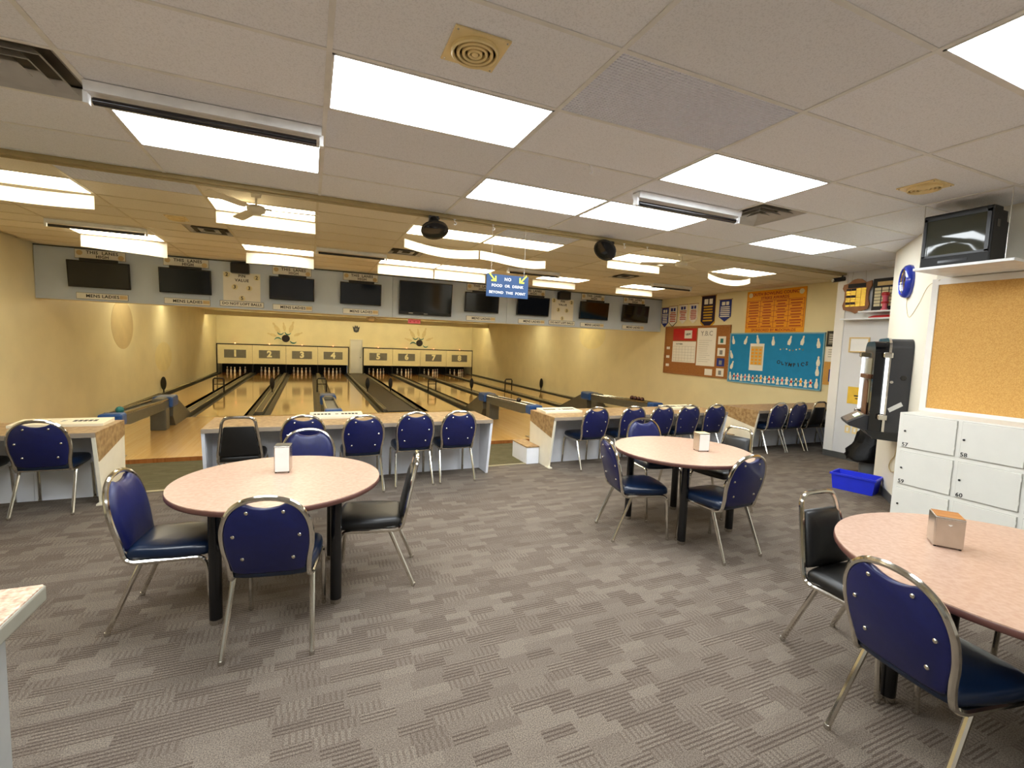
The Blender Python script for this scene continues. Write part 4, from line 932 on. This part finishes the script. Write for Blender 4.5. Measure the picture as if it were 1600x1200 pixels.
MB().box(-.2, .26, -.24, .24, 0, .02).build('board', 'ink', t); MB().box(-.14, .2, .13, .19, .02, .025).build('title_plate', 'paper_tan', t)
for r in range(6):
    for c in range(4): MB().box(-.17 + c * .1, -.085 + c * .1, .06 - r * .048, .1 - r * .048, .02, .024).build('name_plate', 'plate_yellow', t)
tag(MB().box(WX - .2, WX, 3.8, 4.62, 2.355, 2.378).build('trophy_shelf', 'white_paint'), 'upper white trophy shelf on the grey wall', 'shelf')
tag(MB().box(WX - .2, WX, 3.8, 4.88, 2.25, 2.27).build('trophy_shelf', 'white_paint'), 'lower white trophy shelf on the grey wall', 'shelf')
t = thing('red_trophy', 'red and pink column trophy on the upper shelf', 'trophy', (WX - .12, 4.3, 2.378)); MB().lathe([(.045, 0), (.045, .02), (.03, .03), (.032, .2), (.04, .21), (.045, .25)], 18).build('column', 'pink', t); MB().lathe([(.046, .1), (.046, .13)], 18).build('band', 'red', t); MB().lathe([(.05, .22), (.05, .26), (.03, .27)], 18).build('cap', 'red', t)
t = thing('red_ribbon_pile', 'flat red folded cloth on the lower trophy shelf', 'cloth', (WX - .1, 4.28, 2.27)); MB().pillow(rounded([(-.08, -.16), (.08, -.17), (.09, .15), (-.07, .2)], 3), [(1, 0), (1, .012), (.7, .035), (.3, .04)], lambda u, v, h: (u, v, h)).build('cloth', 'red', t)
t = thing('picture_frame', 'small pale wooden picture frame left of the jukebox', 'picture', (WX - .012, 4.66, 1.86), rot=RX); MB().box(-.13, .13, -.1, .1, 0, .006).build('print', 'paper', t)
MB().box(-.15, .15, .1, .12, 0, .014).box(-.15, .15, -.12, -.1, 0, .014).box(-.15, -.13, -.1, .1, 0, .014).box(.13, .15, -.1, .1, 0, .014).build('frame', 'paper_tan', t)
t = thing('yellow_notice', 'yellow paper notice left of the jukebox keypad', 'notice', (WX - .004, 4.67, 1.06), rot=RX); MB().box(-.1, .12, -.14, .13, 0, .003).build('sheet', 'paper_yellow', t); MB().box(.0, .09, -.02, .0, .003, .004).box(.02, .09, -.06, -.045, .003, .004).build('print', 'ink', t)
for lb, y in (('left of two wall switch plates below the yellow notice', 4.72), ('right of two wall switch plates below the yellow notice', 4.61)):
    t = thing('switch_plate', lb, 'switch', (WX - .004, y, .5), rot=RX, group='wall switch plates'); MB().box(-.04, .04, -.06, .06, 0, .004, b=.001).build('plate', 'tan_plastic', t); MB().box(-.014, .014, -.03, .03, .004, .008).build('toggle', 'paper', t)
tag(MB().box(WX - .01, WX, 4.2, 4.24, 1.62, 2.0).build('yellow_strip', 'gold'), 'narrow yellow strip on the wall above the jukebox', 'strip')

# ------------------------------------------------------------------ notice boards and pennants on the right wall
BX = XR
def wall_thing(name, label, cat, y, z, group=None): return thing(name, label, cat, (BX, y, z), rot=RX, group=group)   # local x = towards viewer (-y), y = up, z = out of the wall
t = wall_thing('strike_award_sign', 'orange strike awards sign high on the right wall', 'sign', 8.07, 2.715)
MB().box(-.79, .79, -.52, .52, 0, .02, b=.003).build('board', 'sign_orange', t)
letter('YOUTH BOWLING COUNCIL', .105, 'ink_red', t, (.0, .43, .021), rot=None, bold=.015); letter('STRIKE AWARDS', .1, 'ink_red', t, (0, .325, .021), rot=None, bold=.015); letter('SPONSORED BY McDONALDS', .09, 'ink_red', t, (0, -.465, .021), rot=None, bold=.01)
g = MB()
for k in range(5): x = -.76 + k * .38; g.box(x - .004, x + .004, -.4, .27, .02, .022)
for k in range(6): z = .27 - k * .134; g.box(-.76, .76, z - .004, z + .004, .02, .022)
g.build('ruled_grid', 'ink_red', t); g = MB(); random.seed(5)
for c in range(4):
    for r in range(10):
        w = random.uniform(.18, .3); z = .235 - r * .067; g.box(-.76 + c * .38 + .19 - w / 2, -.76 + c * .38 + .19 + w / 2, z - .012, z + .01, .02, .0215)
g.build('printed_rows', 'ink_red', t)
for s in (-1, 1): MB().lathe([(.06, .02), (.06, .023)], 20, o=(s * .68, .42, 0)).build('badge', 'plate_yellow', t)
t = wall_thing('bulletin_board', 'brown cork bulletin board with calendar and white list', 'notice board', 10.56, 1.68)
MB().box(-1.24, 1.24, -.71, .71, 0, .02).build('cork_panel', 'cork_dark', t)
MB().box(-1.26, 1.26, .69, .73, 0, .035).box(-1.26, 1.26, -.73, -.69, 0, .035).box(-1.26, -1.22, -.7, .7, 0, .035).box(1.22, 1.26, -.7, .7, 0, .035).build('frame', 'wood_frame', t)
MB().box(-.9, .05, .3, .66, .02, .026).build('red_header', 'red', t); MB().box(-.42, -.12, .36, .6, .026, .03).build('header_card', 'paper', t); letter('VIEW', .085, 'ink', t, (-.27, .48, .0305), rot=(0, 0, .1), bold=.02)
MB().box(-.9, .05, -.36, .27, .02, .025).build('calendar', 'paper', t); g = MB()
for k in range(8): x = -.86 + k * .124; g.box(x - .002, x + .002, -.32, .12, .025, .0258)
for k in range(6): z = .12 - k * .088; g.box(-.86, .01, z - .002, z + .002, .025, .0258)
g.build('calendar_grid', 'ink_grey', t); letter('OCTOBER', .06, 'ink', t, (-.62, .19, .0255), rot=None, bold=.01)
MB().box(.1, .78, -.42, .66, .02, .026).build('white_list', 'paper', t); letter('Y.B.C', .19, 'ink_grey', t, (.44, .5, .0265), rot=None)
g = MB()
for k in range(11): g.box(.17, .17 + .3 + .2 * random.random(), .3 - k * .06, .305 - k * .06, .026, .0265)
g.build('list_lines', 'ink_grey', t)
for z, c in ((.3, 'paper'), (-.02, 'paper'), (-.3, 'pennant_blue'), (-.58, 'paper')): MB().box(.86, 1.12, z - .1, z + .12, .02, .026).build('card', c, t); MB().box(.94, 1.04, z - .06, z + .06, .026, .028).build('card_picture', 'teal' if z > .2 else 'ink_grey', t)
for z in (.05, -.22, -.48): MB().box(-1.16, -1.02, z - .03, z + .05, .02, .026).build('tag_card', 'paper', t)
for k in range(5): MB().box(-.85 + k * .23, -.84 + k * .23, -.66, -.5, .02, .024).build('pocket_line', 'wood_frame', t)
MB().box(.45, .72, -.68, -.5, .02, .026).build('note', 'paper', t)
t = wall_thing('olympics_board', 'bright blue felt display board with white pins and OLYMPICS letters', 'notice board', 8.03, 1.535)
MB().box(-1.25, 1.25, -.64, .64, 0, .02).build('felt_panel', 'felt_blue', t)
MB().box(-1.27, 1.27, .62, .65, 0, .03).box(-1.27, 1.27, -.65, -.62, 0, .03).box(-1.27, -1.24, -.64, .64, 0, .03).box(1.24, 1.27, -.64, .64, 0, .03).build('frame', 'board_edge', t)
PP = [(-.03, 0), (.03, 0), (.045, .07), (.03, .13), (.016, .165), (.022, .2), (0, .225), (-.022, .2), (-.016, .165), (-.03, .13), (-.045, .07)]
for x, z, a in ((-1.14, .36, .2), (-.8, .36, -.3), (-.4, .38, .2), (.02, .34, .05), (.42, .36, -.25), (.74, .36, -.2), (1.14, .3, .1), (-1.16, -.02, .3), (-1.18, -.3, -.3), (-1.17, -.6, .1), (1.16, -.1, 0), (1.16, -.32, .05), (1.16, -.6, 0)):
    c, s = math.cos(a), math.sin(a); MB().prism([(x + c * u - s * v, z + s * u + c * v) for u, v in PP], .02, .026, axis='z').build('paper_pin', 'pin_white', t)
pp = MB().box(-.62, -.22, -.3, .38, .02, .027).build('poster', 'paper', t); MB().box(-.59, -.25, -.16, .31, .027, .029).build('poster_print', 'paper_tan', pp)
g = MB()
for r in range(5):
    for c in range(3): g.box(-.57 + c * .11, -.5 + c * .11, .2 - r * .085, .25 - r * .085, .029, .0297)
tag(g.build('poster_cells', 'sign_orange', pp), kind='stuff')
for k, ch in enumerate('OLYMPICS'): letter(ch, .12, 'ink', t, (.2 + k * .1, -.06 - .05 * math.sin(PI * k / 7), .021), rot=(0, 0, .25 * math.sin(k * 1.7)), bold=.03)
for k in range(8): MB().lathe([(.018, .02), (.018, .024)], 8, o=(.22 + k * .08, .25 + .02 * math.sin(k * 1.3), 0)).build('confetti_dot', ('sign_tan', 'plate_grey', 'pin_white')[k % 3], t)
cols = ['red', 'pink', 'paper', 'pink', 'paper', 'red', 'teal', 'sign_orange', 'paper']
for k in range(19):
    x = -1.06 + k * .116; z = -.5 + .012 * math.sin(k * 2.1)
    f = MB().prism([(x - .045, z - .09), (x - .02, z - .02), (x - .05, z + .03), (x - .02, z + .04), (x - .02, z + .09), (x + .02, z + .09), (x + .02, z + .04), (x + .05, z + .03), (x + .02, z - .02), (x + .045, z - .09)], .02, .025, axis='z').build('paper_figure', 'pin_white', t)
    MB().box(x - .026, x + .026, z - .015, z + .04, .025, .0265).build('shirt', cols[k % 9], f)
for k, (y, top, w, h, c, c2, lb) in enumerate(((11.9, 3.01, .3, .62, 'pennant_blue', 'paper', 'small blue pennant nearest the header board'), (11.55, 3.04, .34, .62, 'pennant_white', 'ink_red', 'white pennant with dark border, second from the header'), (11.12, 3.06, .32, .58, 'pennant_white', 'ink_red', 'white pennant, third from the header'), (10.7, 3.06, .32, .58, 'pennant_white', 'ink_red', 'white pennant with red print beside the big dark pennant'), (10.15, 3.25, .5, .92, 'pennant_dark', 'gold', 'large dark pennant with gold print and fringe'), (9.55, 3.1, .4, .6, 'pennant_blue', 'paper', 'blue pennant left of the orange sign'))):
    t = wall_thing('pennant', lb, 'pennant', y, top, 'pennants on the right wall')
    if c == 'pennant_dark': MB().prism([(-w / 2 - .012, .0), (w / 2 + .012, 0), (w / 2 + .012, -h * .84), (0, -h - .07), (-w / 2 - .012, -h * .84)], .004, .009, axis='z').build('fringe', 'gold', t)
    if k == 1: MB().prism([(-w / 2 - .012, -.03), (w / 2 + .012, -.03), (w / 2 + .012, -h * .8), (0, -h - .03), (-w / 2 - .012, -h * .8)], .004, .009, axis='z').build('border', 'ink', t)
    MB().prism([(-w / 2, 0), (w / 2, 0), (w / 2, -h * .78), (0, -h), (-w / 2, -h * .78)], .009, .014, axis='z').build('cloth', c, t)
    MB().cyl((-w / 2 - .03, 0, .012), (w / 2 + .03, 0, .012), .009, 8).build('rod', 'wood_frame', t); MB().tube([(-w / 2, 0, .012), (0, .12, .006), (w / 2, 0, .012)], .002, 4).build('hanging_cord', 'cord_white', t)
    MB().box(-w * .3, -w * .02, -h * .26, -h * .1, .014, .0155).box(w * .06, w * .3, -h * .26, -h * .1, .014, .0155).build('crest', 'paper' if c != 'pennant_white' else 'pennant_blue', t)
    g = MB(); random.seed(k)
    for r in range(6): ww = w * random.uniform(.3, .42); g.box(-ww, ww, -h * (.36 + r * .085), -h * (.315 + r * .085), .014, .015)
    g.build('print', c2, t)
for lb, y, z, c, c2 in (('dark framed picture right of the blue display board', 6.58, 2.04, 'ink', 'plate_grey'), ('pale paper notice under the dark framed picture', 6.58, 1.72, 'paper', 'ink_grey')):
    t = wall_thing('framed_notice', lb, 'notice', y, z); MB().box(-.15, .15, -.17, .17, 0, .02).build('frame', c, t); MB().box(-.11, .11, -.12, .12, .02, .022).build('print', c2 if c == 'ink' else 'paper', t)
    g = MB(); [g.box(-.09, .06, .08 - q * .05, .09 - q * .05, .022, .023) for q in range(4)]; g.build('printed_rows', 'paper' if c == 'ink' else 'ink_grey', t)
t = wall_thing('small_corkboard', 'small cork board with dark notice at the end of the right wall', 'notice board', 6.56, 1.28); MB().box(-.18, .18, -.24, .26, 0, .018).build('cork_panel', 'cork', t); MB().box(-.06, .17, -.17, .1, .018, .024).build('dark_notice', 'pennant_blue', t); g = MB(); [g.box(-.03, .13, .05 - q * .05, .065 - q * .05, .024, .025) for q in range(4)]; g.build('printed_rows', 'paper', t)
t = thing('security_camera', 'dark bullet security camera at the top of the grey wall corner', 'camera', (7.96, 5.0, 2.93)); MB().cyl((0, 0, .08), (0, 0, .02), .012, 8).build('mount', 'black', t); MB().tube([(.03, -.02, 0), (-.12, .07, -.03)], .036, 16).build('housing', 'juke_black', t); MB().tube([(-.121, .0705, -.03), (-.127, .073, -.031)], [.033, .028], 16).build('lens_ring', 'steel', t)
